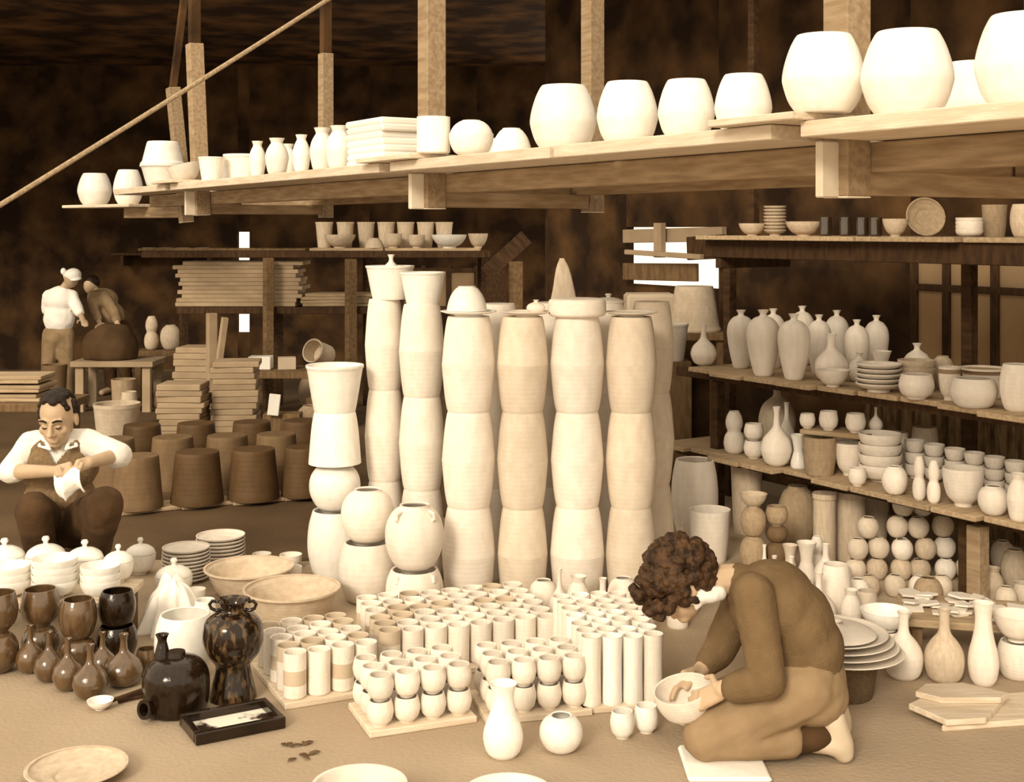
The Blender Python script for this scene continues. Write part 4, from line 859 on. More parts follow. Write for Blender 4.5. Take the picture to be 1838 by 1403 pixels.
for px, kind, w, h, m, t in [(610, 'bowl', 56, 24, 'bisque_tan', 'bowl at the left front'), (672, 'dome', 34, 18, 'bisque_tan', 'upturned dish second from left'), (706, 'tea_cup', 32, 26, 'bisque_tan', 'cup in the middle'),
                             (748, 'tea_cup', 30, 24, 'bisque_tan', 'cup right of the middle'), (806, 'bowl', 64, 24, 'white_slip', 'bright wide bowl'), (858, 'bowl', 36, 26, 'bisque_tan', 'bowl at the right end')]:
    ypot('rack_bowl', kind, m, px, 11.50, zt, w, h, 'front ware on the hall rack, '+t, 'bowl')
# planks on the lower deck
z = .951
for i in range(11):
    t = .036; j = random.uniform(-.05, .05)
    o = box('plank', 'clay_tan', (1.08, .42, t), ((hx(325)+hx(538))/2+j, 11.69, z+t/2), (0, 0, random.uniform(-.015, .015)), bev=.004); z += t+.001
    tag(o, 'weathered plank of the tall rack stack, %s from bottom' % ORD[i], 'plank', 'tall stack of planks on the hall rack')
z = .951
for i in range(4):
    t = .028; o = box('plank', 'plank', (.60, .34, t), ((hx(545)+hx(662))/2+.02+random.uniform(-.03, .03), 11.66, z+t/2), (0, 0, random.uniform(-.03, .03)), bev=.004); z += t+.001
    tag(o, 'light plank of the low rack stack, %s from bottom' % ORD[i], 'plank', 'low stack of planks on the hall rack')
# props, tools and wares below the rack
tag(beam('prop_post', 'clay_tan', W(380, 660, 10.6).xy.to_3d(), Vector((W(380, 0, 10.6).x, 10.6, .95)), .075, .075), 'pale upright prop standing left of the hall rack', 'post')
tag(beam('slanted_prop', 'clay_tan', Vector((W(386, 0, 10.52).x, 10.52, .30)), Vector((W(404, 0, 10.52).x, 10.52, .92)), .05, .05), 'short slanted stick leaning against the pale prop', 'stick')
def hall(name, kind, m, px, py, w, h, label, cat, z=0.0, **k): return gpot(name, kind, m, px, py, w, h, label, cat, z=z, **k)
bn = box('work_bench', 'wood_mid', (1.05, .5, .06), (W(528, 0, 11.0).x, 11.0, .42)); tag(bn, 'low work bench under the hall rack with buckets on it', 'bench')
for dx in (-.46, .46):
    for dy in (-.2, .2): box('leg', 'wood_mid', (.07, .07, .39), (dx, dy, -.225), parent=bn)
p = (W(586, 0, 10.95).x, 10.95, .56)
hoop = pot('drum', 'pipe', 'bisque_tan', p, 40*10.95/F, .20, 'pale drum lying on its side on the work bench', 'drum', tilt=(1.2, -.5))
tag(box('carton', 'paper_board', (.19, .14, .11), (W(468, 0, 10.95).x, 10.95, .506)), 'white box on the work bench left of the dark post', 'box')
tag(box('carton', 'bisque_tan', (.15, .14, .10), (W(515, 0, 10.95).x, 10.95, .501), (0, 0, .2)), 'tan box on the work bench right of the dark post', 'box')
tag(box('carton', 'clay_tan', (.28, .2, .16), (W(590, 0, 10.62).x, 10.62, .34), (0, 0, .1)), 'tan box below the drum by the rack post', 'box')
tag(box('carton_stand', 'clay_brown', (.34, .24, .256), (W(590, 0, 10.62).x, 10.62, .132)), 'brown block carrying the tan box by the rack post', 'block')
tag(box('sign_card', 'paper_board', (.085, .02, .16), (W(492, 0, 9.6).x, 9.6, .33), (-.1, .1, 0)), 'small bright white card stuck on a crate', 'card')
for px, t in ((487, 'left'), (520, 'right')):
    o = box('slatted_crate', 'wood_mid', (.14, .16, .25), (W(px, 0, 9.62).x, 9.7+.02, .129), bev=.004); tag(o, 'small upright crate behind the tubs, %s of two' % t, 'crate')
hall('hall_pot', 'globe_jar', 'clay_brown', 300, 745, 44, 46, 'brown globe jar behind the left slab pile', 'pot')
hall('hall_pot', 'round_cup', 'bisque_tan', 232, 770, 30, 66, 'tan tall cup right of the pale bucket', 'pot')
hall('hall_pot', 'flowerpot', 'clay_tan', 222, 742, 44, 60, 'stacked tan pots standing behind the pale bucket', 'pot')
hall('hall_pot', 'globe_jar', 'clay_tan', 556, 790, 50, 60, 'tan globe jar right of the slatted crates', 'pot')
hall('hall_pot', 'globe_jar', 'clay_tan', 558, 735, 44, 60, 'tan jar under the hall rack near the bench', 'pot')
# worker's table
tb = box('clay_table', 'clay_tan', (.74, .5, .05), (W(215, 0, 11.7).x, 11.7, .435)); tag(tb, 'low table carrying the dark clay heap beside the worker', 'table')
for dx in (-.3, .3):
    for dy in (-.18, .18): box('leg', 'clay_tan', (.075, .06, .41), (dx, dy, -.23), parent=tb)
bm = bmesh.new(); bmesh.ops.create_icosphere(bm, subdivisions=4, radius=1)
for v in bm.verts:
    v.co *= 1+.12*noise.noise(v.co*1.6); v.co.z = max(v.co.z, -.35)
    v.co = Vector((v.co.x*.26, v.co.y*.20, (v.co.z+.35)*.24))
tag(link('clay_heap', to_mesh('clay_heap', bm, 'clay_heap', True, 180), None, (W(200, 0, 11.7).x, 11.7, .461)), 'rounded heap of dark wet clay on the low table', 'clay')
hall('stool_pot', 'bucket', 'clay_brown', 98, 742, 44, 86, 'brown tub standing in front of the worker\'s legs', 'tub')
for px, py, w, h, t in [(306, 640, 36, 44, 'grey sack-like pot'), (272, 648, 26, 60, 'pale narrow pot')]:
    ypot('bench_pot', 'globe_jar' if w > 32 else 'gourd', 'bisque_tan', px, 12.6, .46, w, h, t+' on the far bench behind the clay table', 'pot')
fb = box('far_bench', 'wood_mid', (.50, .36, .05), (W(292, 0, 12.6).x, 12.6, .435)); tag(fb, 'far bench with pale pots behind the slab piles', 'bench')
for dx in (-.2, .2): box('leg', 'wood_mid', (.06, .3, .41), (dx, 0, -.23), parent=fb)
# wall shelf with pale dishes, far left
ws = box('wall_shelf', 'wood_dark', (1.25, .28, .03), ((bx(235)+bx(385))/2, Yb-.20, bz(455))); tag(ws, 'dark wall shelf with pale dishes on the hall back wall', 'shelf')
for dx in (-.5, .5): box('bracket', 'wood_dark', (.04, .25, .12), (dx, 0, -.075), parent=ws)
for i, px in enumerate((268, 297, 328, 363)):
    o = ypot('dish', 'bowl', 'bisque_tan', px, Yb-.20, bz(455)+.015, 26, 9, 'pale dish on the far wall shelf, %s from left' % ORD[i], 'dish')
# pale pointed cloth and tools between jar columns
bm = bmesh.new(); lathe_into(bm, [(1, 0), (.92, .2), (.66, .55), (.40, .85), (.16, .98), (.02, 1)], False, 18)
for v in bm.verts: v.co.y *= .35; v.co.x += .12*math.sin(v.co.z*3)
p = W(1008, 0, 9.5); o = link('canvas_cone', to_mesh('canvas_cone', bm, 'bisque_tan', True), None, (p.x, 9.5, .90), scale=(.125, .125, .53)); tag(o, 'pale pointed canvas hood standing behind the disc column', 'hood')
tag(box('hood_stand', 'wood_dark', (.3, .3, .90), (p.x, 9.5, .45)), 'dark stand under the pale pointed hood', 'stand')
# low bench and stacked trays at the far left
lb = box('tray_table', 'wood_mid', (.95, .5, .05), (W(5, 0, 8.2).x, 8.2, .535)); tag(lb, 'low table with stacked trays at the left edge', 'table')
for dx in (-.4, .4): box('leg', 'wood_mid', (.06, .4, .51), (dx, 0, -.28), parent=lb)
z = .561
for i in range(6):
    o = box('ware_tray', 'clay_tan' if i % 2 else 'plank', (.40, .30, .022), (W(28, 0, 8.2).x+random.uniform(-.02, .02), 8.2, z+.011), (0, 0, random.uniform(-.05, .05)), bev=.003)
    tag(o, 'flat tray on the left table, %s from bottom' % ORD[i], 'tray', 'trays stacked on the left table'); z += .034 if i % 2 else .023
# ================================================================ PEOPLE
def ico_pts(c, r, q=None, sub=2):
    bm = bmesh.new(); bmesh.ops.create_icosphere(bm, subdivisions=sub, radius=1); out = []
    for v in bm.verts:
        p = Vector((v.co.x*r[0], v.co.y*r[1], v.co.z*r[2])) if hasattr(r, '__len__') else v.co*r
        if q is not None: p = q @ p
        out.append(Vector(c)+p)
    bm.free(); return out
def hull(bm, pts):
    vs = [bm.verts.new(p) for p in pts]; r = bmesh.ops.convex_hull(bm, input=vs)
    dead = [g for g in set(r['geom_interior']+r['geom_unused']) if isinstance(g, bmesh.types.BMVert)]
    if dead: bmesh.ops.delete(bm, geom=dead, context='VERTS')
def body(name, m, parent, shapes, voxel, smooth=6, wrinkle=0.0, wscale=20.0, cut=None, fac=.5):
    """shapes: ('c', p0, r0, p1, r1) tapered limb; ('e', centre, radii, rotation) ellipsoid. United into one smooth skin."""
    bm = bmesh.new()
    for s in shapes:
        if s[0] == 'c': hull(bm, ico_pts(s[1], s[2]) + ico_pts(s[3], s[4]))
        else: hull(bm, ico_pts(s[1], s[2], s[3] if len(s) > 3 else None, 3))
    me = bpy.data.meshes.new('tmp'); bm.to_mesh(me); bm.free()
    o = bpy.data.objects.new('tmp', me); COL.objects.link(o)
    md = o.modifiers.new('r', 'REMESH'); md.mode = 'VOXEL'; md.voxel_size = voxel
    if smooth: ms = o.modifiers.new('s', 'SMOOTH'); ms.iterations = smooth; ms.factor = fac
    dg = bpy.context.evaluated_depsgraph_get(); ev = o.evaluated_get(dg); out = bpy.data.meshes.new_from_object(ev)
    bpy.data.objects.remove(o); bpy.data.meshes.remove(me)
    if wrinkle or cut:
        bm = bmesh.new(); bm.from_mesh(out); bm.normal_update()
        if wrinkle:
            for v in bm.verts:
                q = v.co*wscale; f = noise.noise(q)*.6 + (1-abs(noise.noise(q*1.7+Vector((5, 3, 1)))))*.6-.3
                v.co += v.normal*wrinkle*f
        if cut:
            dead = [f for f in bm.faces if cut(f.calc_center_median())]; bmesh.ops.delete(bm, geom=dead, context='FACES')
        bm.to_mesh(out); bm.free()
    out.name = name; out.materials.clear(); out.materials.append(MATS[m])
    out.polygons.foreach_set('use_smooth', [True]*len(out.polygons))
    ob = bpy.data.objects.new(name, out); COL.objects.link(ob)
    if parent: ob.location = -parent.location; ob.parent = parent
    return ob
def fingers(palm, tip_dir, side, up, curl=.5, s=1.0, r=.0085):
    """four fingers and a thumb; palm: centre of the knuckle line, tip_dir: where they point, side: across the hand towards the thumb, up: back of the hand"""
    out = []; tip_dir, side, up = tip_dir.normalized(), side.normalized(), up.normalized()
    for i, L in enumerate((.066, .074, .070, .055)):
        b0 = palm + side*(.030-.019*i)*s; d1 = (tip_dir - up*curl*.5).normalized(); d2 = (tip_dir - up*curl*1.3).normalized(); d3 = (tip_dir*.7 - up*curl*1.9).normalized()
        p1 = b0+d1*L*.46*s; p2 = p1+d2*L*.32*s; p3 = p2+d3*L*.22*s
        out += [('c', b0-tip_dir*.012*s, r*1.12*s, p1, r*s), ('c', p1, r*s, p2, r*.92*s), ('c', p2, r*.92*s, p3, r*.8*s)]
    t0 = palm - tip_dir*.055*s + side*.030*s; t1 = t0 + (side*.75+tip_dir*.6-up*.3).normalized()*.036*s; t2 = t1 + (tip_dir*.95+side*.12-up*.35).normalized()*.032*s
    out += [('c', t0, .013*s, t1, .0105*s), ('c', t1, .0105*s, t2, .0085*s)]
    return out
def palm(wrist, knuckle, side, up, s=1.0):
    x = (knuckle-wrist).normalized(); y = side.normalized(); out = []
    for k in (-.026, -.009, .009, .026):
        out.append(('c', wrist+y*k*.75*s, .014*s, knuckle+y*k*s, .0125*s))
    return out
# ---------------------------------------------------------------- seated man
Y0 = 5.66
def J(px, py, dy=0.0): return W(px, py, Y0+dy)
man = empty('person', (J(105, 950).x, Y0+.05, 0)); tag(man, 'seated man in white shirt and dark vest wiping a pot with a cloth', 'person')
R = lambda rx: Matrix.Rotation(rx, 3, 'X')
hd = J(103, 748, -.02); tilt = R(math.radians(18))         # head bowed: rotated about X, the face turns down
def HD(x, y, z): return hd + tilt @ Vector((x, y, z))     # head space: y towards the back of the head
head = [('e', HD(0, .012, .018), (.074, .092, .092), tilt), ('e', HD(0, -.030, -.040), (.060, .062, .082), tilt), ('e', HD(0, -.055, -.098), (.030, .026, .022), tilt),
        ('c', HD(0, -.088, .004), .0085, HD(0, -.112, -.036), .0125), ('e', HD(-.013, -.098, -.042), (.009, .009, .007)), ('e', HD(.013, -.098, -.042), (.009, .009, .007)),
        ('c', HD(-.046, -.076, .018), .009, HD(-.014, -.088, .014), .009), ('c', HD(.046, -.076, .018), .009, HD(.014, -.088, .014), .009),
        ('e', HD(-.030, -.076, -.008), (.013, .010, .009), tilt), ('e', HD(.030, -.076, -.008), (.013, .010, .009), tilt),
        ('e', HD(-.044, -.058, -.034), (.020, .020, .022), tilt), ('e', HD(.044, -.058, -.034), (.020, .020, .022), tilt),
        ('c', HD(-.020, -.088, -.069), .0055, HD(.020, -.088, -.069), .0055), ('c', HD(-.016, -.088, -.079), .0065, HD(.016, -.088, -.079), .0065),
        ('e', HD(-.078, .012, -.016), (.010, .020, .032), tilt), ('e', HD(.078, .012, -.016), (.010, .020, .032), tilt),
        ('c', HD(0, .035, -.05), .052, J(104, 822, .05), .058)]
shL, shR = J(58, 798, .06), J(156, 795, .06)               # at the left and right of the picture
elL, elR = J(20, 846, -.02), J(214, 816, -.02)
wrL, wrR = J(104, 846, -.24), J(160, 830, -.22)
knL, knR = J(126, 842, -.285), J(136, 838, -.275)
chest = J(106, 832, .08); belly = J(108, 895, .09); pelv = J(110, 945, .10)
torso = [('e', chest, (.150, .100, .125)), ('e', belly, (.135, .095, .12)), ('e', pelv, (.150, .110, .09)), ('c', shL, .055, shR, .055)]
hipL, hipR = J(84, 945, .08), J(132, 945, .08); kneL, kneR = J(60, 915, -.30), J(188, 905, -.30)
ankL, ankR = J(84, 1030, -.06), J(160, 1030, -.06)
ankL.z = ankR.z = .11
toeL, toeR = ankL+Vector((-.02, -.16, -.07)), ankR+Vector((.03, -.16, -.07))
arms = [('c', shL, .046, elL, .038), ('c', elL, .037, wrL, .024), ('c', shR, .046, elR, .038), ('c', elR, .037, wrR, .024)]
dL = (knL-wrL).normalized(); dR = (knR-wrR).normalized()
handL = palm(wrL, knL-dL*.01, Vector((.1, -.7, -.7)), Vector((0, -1, 0))) + fingers(knL-dL*.01, Vector((.8, -.1, -.6)), Vector((.1, -.7, -.7)), Vector((.3, -.6, .8)), .9, .85)
handR = palm(wrR, knR, Vector((-.1, -.7, -.7)), Vector((0, -1, 0))) + fingers(knR, Vector((-.7, -.1, -.7)), Vector((-.1, -.7, -.7)), Vector((-.3, -.6, .8)), .9, .85)
legs = [('c', hipL, .085, kneL, .062), ('c', kneL, .058, ankL, .040), ('c', hipR, .085, kneR, .062), ('c', kneR, .058, ankR, .040), ('c', ankL, .040, toeL, .03), ('c', ankR, .040, toeR, .03)]
legs[4] = ('c', ankL+Vector((0, 0, -.07)), .040, toeL, .034); legs[5] = ('c', ankR+Vector((0, 0, -.07)), .040, toeR, .034)
legs += [('c', ankL, .04, ankL+Vector((0, 0, -.07)), .04), ('c', ankR, .04, ankR+Vector((0, 0, -.07)), .04)]
body('body', 'skin', man, head+torso+arms+handL+handR+legs, .0048, 3)
# hair: short, brushed back, receding at the temples
bmh = []
for i in range(150):
    a = random.uniform(0, 2*math.pi); b_ = random.uniform(-.35, 1.5); d = Vector((math.cos(b_)*math.cos(a), math.cos(b_)*math.sin(a), math.sin(b_)))
    p = Vector((d.x*.074, .014+d.y*.092, .022+d.z*.092))
    if p.y < -.030 and p.z < .088: continue
    if p.y < .012 and p.z < .0: continue
    bmh.append(('e', HD(*p), (.015, .017, .013), tilt))
body('hair', 'hair_black', man, bmh, .006, 4)
brow = []
for s_ in (-1, 1): brow += [('c', HD(s_*.048, -.082, .020), .0045, HD(s_*.030, -.094, .026), .0055), ('c', HD(s_*.030, -.094, .026), .0055, HD(s_*.014, -.098, .021), .0045)]
body('eyebrows', 'hair_black', man, brow, .0025, 2)
lash = []
for s_ in (-1, 1): lash += [('c', HD(s_*.041, -.080, -.013), .0026, HD(s_*.030, -.0875, -.0155), .003), ('c', HD(s_*.030, -.0875, -.0155), .003, HD(s_*.019, -.084, -.013), .0026)]
body('eyelids', 'hair_black', man, lash, .002, 1)
# shirt with rolled sleeves, collar; vest with a deep V; dark trousers
def mid(a, b, t): return a.lerp(b, t)
shirt = [('e', chest, (.160, .110, .130)), ('e', belly, (.145, .104, .125)), ('c', shL, .066, shR, .066), ('c', shL, .064, elL, .056), ('c', shR, .064, elR, .058),
         ('c', elL, .056, mid(elL, wrL, .10), .050), ('c', elR, .058, mid(elR, wrR, .12), .056), ('c', J(104, 812, .055), .064, J(104, 820, .05), .070)]
body('shirt', 'shirt', man, shirt, .007, 4, .006, 16)
col = []
for s_ in (-1, 1):
    a_ = J(104+s_*24, 784, .03); b2 = J(104+s_*14, 806, -.055); c2 = J(104+s_*34, 800, -.02)
    col += [('c', a_, .012, b2, .007), ('c', a_, .012, c2, .007), ('c', b2, .007, c2, .006)]
body('collar', 'shirt', man, col, .004, 3)
vc = J(106, 845, 0)
def vcut(p):
    z, x, y = p.z, p.x-J(106, 0, 0).x, p.y
    top = J(0, 808, 0).z; low = J(0, 832+0, 0).z - .0
    vz0 = J(0, 828, -.02).z; tipz = J(0, 832, -.02).z
    tip = J(0, 836, 0).z
    if y < Y0+.02:                                         # front: the V from the shoulders to the breastbone
        zt, zb = J(0, 788, 0).z, J(0, 832, -.02).z
        h_ = (z-zb)/(zt-zb)
        if h_ > 0 and abs(x) < .075*min(h_, 1.2): return True
    return abs(x+.0) > .168-.10*max(0, (z-J(0, 850, 0).z)/.16)**2 and z > J(0, 878, 0).z
vest = [('e', chest, (.180, .132, .146)), ('e', belly, (.162, .122, .135)), ('c', mid(shL, shR, .2), .080, mid(shL, shR, .8), .080)]
body('vest', 'vest', man, vest, .007, 5, .003, 14, vcut)
trou = [('e', pelv, (.165, .125, .095)), ('c', hipL, .100, kneL, .078), ('c', kneL, .078, mid(kneL, ankL, .75), .062), ('c', hipR, .100, kneR, .078), ('c', kneR, .078, mid(kneR, ankR, .75), .062)]
body('trousers', 'trousers', man, trou, .009, 5, .008, 11)
for a_, t_ in ((ankL, toeL), (ankR, toeR)):
    body('shoe', 'trousers', man, [('c', a_+Vector((0, .02, -.066)), .045, t_+Vector((0, 0, 0)), .040)], .008, 4)
st = empty('stool', (pelv.x, pelv.y, 0)); tag(st, 'low wooden stool under the seated man', 'stool')
zs = pelv.z-.118
box('seat', 'wood_mid', (.32, .26, .035), (0, 0, zs-.018), parent=st)
for dx in (-.12, .12):
    for dy in (-.09, .09): box('leg', 'wood_mid', (.035, .035, zs-.036), (dx, dy, (zs-.036)/2), parent=st)
# the cloth and the piece he is wiping
cp = J(126, 866, -.30)
bm = bmesh.new(); bmesh.ops.create_grid(bm, x_segments=22, y_segments=16, size=1)
for v in bm.verts:
    x, y = v.co.x, v.co.y; v.co = Vector((x*.062, -.035+.03*y*y+.02*math.sin(x*5), y*.046+.014*math.sin(x*3.2)+.010*noise.noise(Vector((x*3, y*3, 0)))))
r_ = bmesh.ops.solidify(bm, geom=list(bm.faces), thickness=.006)
tag(link('wiping_cloth', to_mesh('wiping_cloth', bm, 'cloth_white', True, 180), None, cp+Vector((0, 0, .0)), (0, -.25, 0)), 'crumpled white cloth held in the seated man\'s hands', 'cloth')
# ---------------------------------------------------------------- kneeling woman, side view, facing left
Y0 = 4.06
wom = empty('person', (J(1400, 1300).x, Y0, 0)); tag(wom, 'kneeling person with curly hair in a dark sweater bent over a bowl', 'person')
hips = J(1432, 1212); waist = J(1428, 1150); ches = J(1388, 1085); neck = J(1318, 1042)
nsh, fsh = J(1352, 1066, -.155), J(1340, 1060, .155)
nel, fel = J(1378, 1222, -.215), J(1290, 1168, .17)
nwr, fwr = J(1296, 1238, -.17), J(1250, 1210, .10)
nkn, fkn = J(1258, 1256, -.125), J(1222, 1222, .055)
hc = J(1222, 1040, 0); 
hx_ = Vector((-.80, 0, -.60)); hz_ = Vector((-.60, 0, .80))      # face direction: down to the left; crown: up to the left
def WH(f, s_, u): return hc + hx_*f + Vector((0, 1, 0))*s_ + hz_*u   # forward, sideways, crownward
QH = Matrix((hx_, Vector((0, 1, 0)), hz_)).transposed()
whead = [('e', WH(-.01, 0, .02), (.092, .074, .090), QH), ('e', WH(.03, 0, -.04), (.062, .058, .078), QH), ('e', WH(.058, 0, -.098), (.026, .03, .022), QH),
         ('c', WH(.088, 0, .0), .008, WH(.112, 0, -.036), .012), ('c', WH(.080, -.045, .018), .009, WH(.088, -.012, .014), .009), ('c', WH(.080, .045, .018), .009, WH(.088, .012, .014), .009),
         ('e', WH(.078, -.03, -.010), (.010, .013, .009), QH), ('e', WH(.078, .03, -.010), (.010, .013, .009), QH), ('c', WH(.090, -.018, -.07), .006, WH(.090, .018, -.07), .006), ('c', WH(.088, -.015, -.080), .006, WH(.088, .015, -.080), .006),
         ('e', WH(-.012, -.078, -.016), (.020, .010, .032), QH), ('e', WH(-.012, .078, -.016), (.020, .010, .032), QH),
         ('c', WH(-.045, 0, -.04), .050, neck, .055)]
wt = [('e', ches, (.125, .150, .125)), ('e', waist, (.120, .145, .12)), ('e', hips, (.130, .165, .125)), ('c', nsh, .052, fsh, .052), ('c', neck, .055, ches, .10)]
nhip, fhip = J(1440, 1228, -.095), J(1440, 1222, .095)
nkne, fkne = J(1268, 1318, -.11), J(1262, 1312, .11)
nkne.z = fkne.z = .082
nank, fank = J(1446, 1318, -.10), J(1446, 1316, .10); nank.z = fank.z = .072
ntoe, ftoe = nank+Vector((.085, 0, -.035)), fank+Vector((.085, 0, -.035))
wa = [('c', nsh, .044, nel, .037), ('c', nel, .036, nwr, .023), ('c', fsh, .044, fel, .037), ('c', fel, .036, fwr, .023)]
wl = [('c', nhip, .088, nkne, .062), ('c', nkne, .056, nank, .036), ('c', fhip, .088, fkne, .062), ('c', fkne, .056, fank, .036), ('c', nank, .036, mid(nank, ntoe, .7), .022), ('c', fank, .036, mid(fank, ftoe, .7), .022)]
nh = palm(nwr, nkn, Vector((.2, 0, 1)), Vector((0, -1, 0))) + fingers(nkn, nkn-nwr+Vector((-.01, .03, -.01)), Vector((.3, .1, 1)), Vector((0, -1, .1)), .5)
fh = palm(fwr, fkn, Vector((.4, 0, 1)), Vector((0, -.3, 1))) + fingers(fkn, fkn-fwr+Vector((-.02, -.02, -.01)), Vector((.0, -1, .2)), Vector((-.2, 0, 1)), .55)
body('body', 'skin', wom, whead+wt+wa+wl+nh+fh, .0048, 3)
swe = [('e', J(1418, 1120), (.140, .168, .150)), ('e', J(1440, 1160), (.130, .165, .130)), ('e', ches, (.140, .168, .140)), ('e', waist, (.138, .165, .14)), ('e', J(1430, 1190), (.138, .178, .10)), ('c', nsh, .066, fsh, .066), ('c', mid(neck, ches, .12), .066, ches, .11),
       ('c', nsh, .066, nel, .058), ('c', nel, .058, mid(nel, nwr, .72), .046), ('c', fsh, .066, fel, .056), ('c', fel, .056, mid(fel, fwr, .45), .044)]
body('sweater', 'sweater', wom, swe, .007, 6, .004, 14)
sla = [('e', hips, (.148, .182, .135)), ('e', J(1452, 1240), (.12, .17, .10)), ('c', nhip, .108, nkne, .074), ('c', nkne, .072, mid(nkne, nank, .80), .060), ('c', fhip, .108, fkne, .074), ('c', fkne, .072, mid(fkne, fank, .80), .060)]
body('slacks', 'slacks', wom, sla, .008, 6, .007, 11)
# white collar and scarf end at the throat
body('scarf', 'cloth_white', wom, [('e', J(1266, 1066, -.045), (.060, .045, .026)), ('c', J(1292, 1064, -.05), .024, J(1252, 1066, -.055), .028), ('c', J(1252, 1066, -.055), .028, J(1226, 1078, -.05), .016), ('c', J(1262, 1066, -.065), .022, J(1250, 1092, -.055), .008), ('c', J(1292, 1066, -.05), .020, J(1300, 1060, .05), .020), ('c', J(1252, 1060, -.06), .016, J(1248, 1044, -.07), .010)], .006, 4, .003, 30)
# curly hair: a mass of small locks
random.seed(9); locks = []
for i in range(460):
    a = random.uniform(0, 2*math.pi); b_ = math.asin(random.uniform(-1, 1)); d = Vector((math.cos(b_)*math.cos(a), math.cos(b_)*math.sin(a), math.sin(b_)))
    p = Vector((-.010+d.x*.112, d.y*.098, .022+d.z*.108)); r_ = random.uniform(.008, .017)
    if p.x > .075 and p.z < .02: continue
    if p.z < -.055 and p.x > -.02: continue
    locks.append(('e', WH(p.x, p.y, p.z), (r_, r_, r_)))
for i in range(80):                                        # the fringe falling forward over the face
    f = random.uniform(.06, .145); s_ = random.uniform(-.095, .085); u = random.uniform(-.035, .085)-(f-.05)*.2
    if abs(s_) < .045 and u < -.02: continue
    locks.append(('e', WH(f, s_, u), (random.uniform(.012, .02),)*3))
locks.append(('e', WH(-.012, 0, .026), (.104, .088, .098), QH))
body('hair', 'hair_curl', wom, locks, .0055, 2, .010, 60)
for a_, t_ in ((nank, ntoe), (fank, ftoe)):
    # foot bent up on its toes: heel high at the back, sole facing right
    heel = Vector((a_.x+.085, a_.y, .135)); toe = Vector((a_.x+.118, a_.y, .030)); ball = Vector((a_.x+.105, a_.y, .06))
    body('sock', 'trousers', wom, [('c', a_+Vector((-.03, 0, 0)), .046, a_+Vector((.05, 0, .01)), .044)], .008, 4)
    body('shoe', 'shoe', wom, [('c', heel, .040, ball, .044), ('c', ball, .044, toe, .032), ('c', a_+Vector((.03, 0, .0)), .036, ball, .044)], .007, 5)
pd = empty('kneeling_pad', (J(1297, 0, -.05).x, Y0-.04, 0)); 
bm = bmesh.new(); bm_box(bm, .25, .25, .018, (0, 0, .010), bev=.008); bpy.data.objects.remove(pd)
tag(link('kneeling_pad', to_mesh('kneeling_pad', bm, 'cloth_white'), None, (J(1296, 0, -.1).x, Y0-.13, 0)), 'folded white cloth pad under the kneeling person\'s knees', 'pad')
hb = J(1236, 1252, -.045)
pot('held_bowl', 'deep_bowl', 'bisque', hb+Vector((0, 0, -.065)), .185, .105, 'pale bowl held in the kneeling person\'s hands', 'bowl', tilt=(.15, -.22))
# ---------------------------------------------------------------- standing worker in the hall, seen from behind, and a stooping one beyond the clay
Y0 = 12.3
wk = empty('person', (J(110, 720).x, Y0, 0)); tag(wk, 'standing worker with a white cap and white shirt seen from behind', 'person')
h0 = J(128, 500, 0)
sh = J(108, 525, 0); hp = J(105, 600, 0)
fl_, fr_ = Vector((hp.x-.09, Y0, .05)), Vector((hp.x+.09, Y0, .05))
el_ = J(140, 556, -.06); wr_ = J(150, 575, -.16); el2 = J(84, 556, .05); wr2 = J(100, 575, .16)
kn_ = [Vector((hp.x-.085, Y0-.02, .36)), Vector((hp.x+.085, Y0-.02, .36))]
wb = [('e', h0, (.066, .080, .088)), ('c', h0+Vector((-.02, 0, -.03)), .042, sh, .045), ('e', sh+Vector((0, 0, -.07)), (.125, .085, .12)), ('e', hp, (.12, .09, .11)), ('c', sh+Vector((-.11, 0, -.03)), .045, el2, .035), ('c', el2, .034, wr2, .024), ('c', sh+Vector((.11, 0, -.03)), .045, el_, .035), ('c', el_, .034, wr_, .024),
      ('c', hp+Vector((-.06, 0, 0)), .075, kn_[0], .052), ('c', kn_[0], .05, fl_, .036), ('c', hp+Vector((.06, 0, 0)), .075, kn_[1], .052), ('c', kn_[1], .05, fr_, .036), ('c', fl_, .036, fl_+Vector((.03, -.13, -.015)), .032), ('c', fr_, .036, fr_+Vector((.03, -.13, -.015)), .032),
      ('e', wr_+Vector((.02, -.03, -.01)), (.03, .045, .02)), ('e', wr2+Vector((.02, .03, -.01)), (.03, .045, .02))]
wb += fingers(wr_+Vector((.03, -.06, -.01)), Vector((.4, -.9, -.2)), Vector((-1, 0, .2)), Vector((0, 0, 1)), .5)
body('body', 'skin', wk, wb, .008, 3)
body('shirt', 'shirt', wk, [('e', sh+Vector((0, 0, -.07)), (.145, .105, .135)), ('c', sh+Vector((-.10, 0, -.03)), .062, sh+Vector((.10, 0, -.03)), .062), ('e', mid(sh, hp, .62), (.148, .108, .17)), ('c', sh+Vector((-.11, 0, -.03)), .06, el2, .052), ('c', sh+Vector((.11, 0, -.03)), .06, el_, .054), ('c', el_, .054, mid(el_, wr_, .3), .046)], .012, 4, .008, 12)
body('trousers', 'cloth_grey', wk, [('e', hp+Vector((0, 0, -.01)), (.14, .108, .13)), ('c', hp+Vector((-.06, 0, 0)), .095, kn_[0], .072), ('c', kn_[0], .072, fl_+Vector((0, 0, .02)), .058), ('c', hp+Vector((.06, 0, 0)), .095, kn_[1], .072), ('c', kn_[1], .072, fr_+Vector((0, 0, .02)), .058)], .012, 4, .006, 12)
body('cap', 'cloth_white', wk, [('e', h0+Vector((.016, 0, .035)), (.078, .088, .066), R(.2)), ('e', h0+Vector((.045, -.02, .0)), (.06, .07, .018), R(.2))], .009, 4)
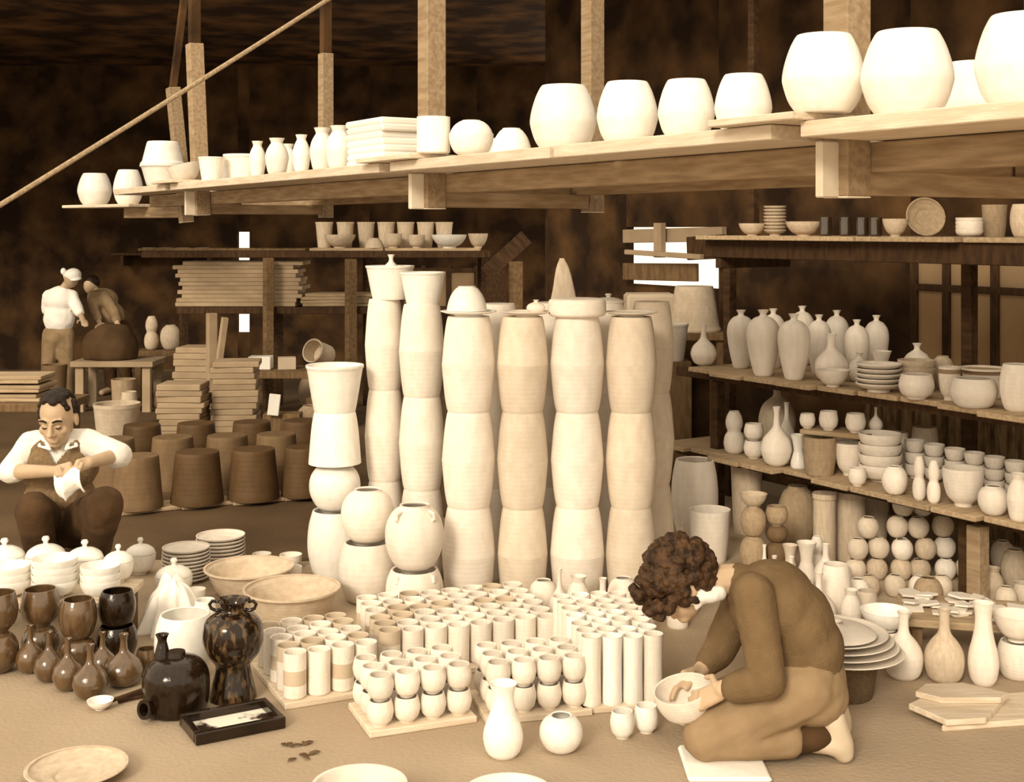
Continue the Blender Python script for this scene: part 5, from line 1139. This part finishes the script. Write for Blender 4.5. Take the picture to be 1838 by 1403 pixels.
body('headband', 'cloth_white', wk, [('e', h0+Vector((-.075, .0, .07)), (.028, .03, .035)), ('c', h0+Vector((-.07, 0, .05)), .012, h0+Vector((-.045, 0, -.05)), .018)], .008, 3)
Y0 = 12.75
w2 = empty('person', (J(185, 720).x, Y0, 0)); tag(w2, 'dim worker stooping over the far side of the clay heap', 'person')
h0 = J(163, 512, 0); sh = J(180, 530, 0); hp = J(212, 595, .0)
f1, f2 = Vector((hp.x-.07, Y0, .05)), Vector((hp.x+.10, Y0, .05)); k1, k2 = Vector((hp.x-.07, Y0-.05, .34)), Vector((hp.x+.07, Y0-.05, .34))
e1, e2 = J(170, 560, -.16), J(205, 560, -.14); r1, r2_ = J(180, 582, -.30), J(212, 584, -.28)
wb = [('e', h0, (.068, .085, .09)), ('c', h0+Vector((.01, 0, -.03)), .042, sh, .05), ('e', sh+Vector((.03, 0, -.04)), (.12, .13, .10)), ('e', mid(sh, hp, .55), (.12, .12, .12)), ('e', hp, (.12, .12, .11)), ('c', sh+Vector((-.04, -.10, 0)), .045, e1, .036), ('c', e1, .034, r1, .024), ('c', sh+Vector((.06, -.10, 0)), .045, e2, .036), ('c', e2, .034, r2_, .024),
      ('c', hp+Vector((-.05, 0, 0)), .075, k1, .052), ('c', k1, .05, f1, .036), ('c', hp+Vector((.05, 0, 0)), .075, k2, .052), ('c', k2, .05, f2, .036), ('c', f1, .036, f1+Vector((-.05, -.13, -.015)), .032), ('c', f2, .036, f2+Vector((-.05, -.13, -.015)), .032)]
wb += fingers(r1+Vector((0, -.04, -.01)), Vector((0, -1, -.3)), Vector((1, 0, 0)), Vector((0, 0, 1)), .5) + [('e', r1, (.028, .045, .02)), ('e', r2_, (.028, .045, .02))] + fingers(r2_+Vector((0, -.04, -.01)), Vector((0, -1, -.3)), Vector((-1, 0, 0)), Vector((0, 0, 1)), .5)
body('body', 'skin', w2, wb, .008, 3)
body('jacket', 'cloth_grey', w2, [('e', sh+Vector((.03, 0, -.04)), (.14, .15, .115)), ('e', mid(sh, hp, .55), (.14, .14, .14)), ('c', sh+Vector((-.04, -.10, 0)), .06, e1, .052), ('c', e1, .05, mid(e1, r1, .6), .042), ('c', sh+Vector((.06, -.10, 0)), .06, e2, .052), ('c', e2, .05, mid(e2, r2_, .6), .042)], .012, 4, .008, 12)
body('trousers', 'trousers', w2, [('e', hp, (.14, .14, .13)), ('c', hp+Vector((-.05, 0, 0)), .095, k1, .072), ('c', k1, .072, f1+Vector((0, 0, .02)), .056), ('c', hp+Vector((.05, 0, 0)), .095, k2, .072), ('c', k2, .072, f2+Vector((0, 0, .02)), .056)], .012, 4)
body('hair', 'hair_black', w2, [('e', h0+Vector((.005, .015, .03)), (.078, .09, .075))], .009, 3)
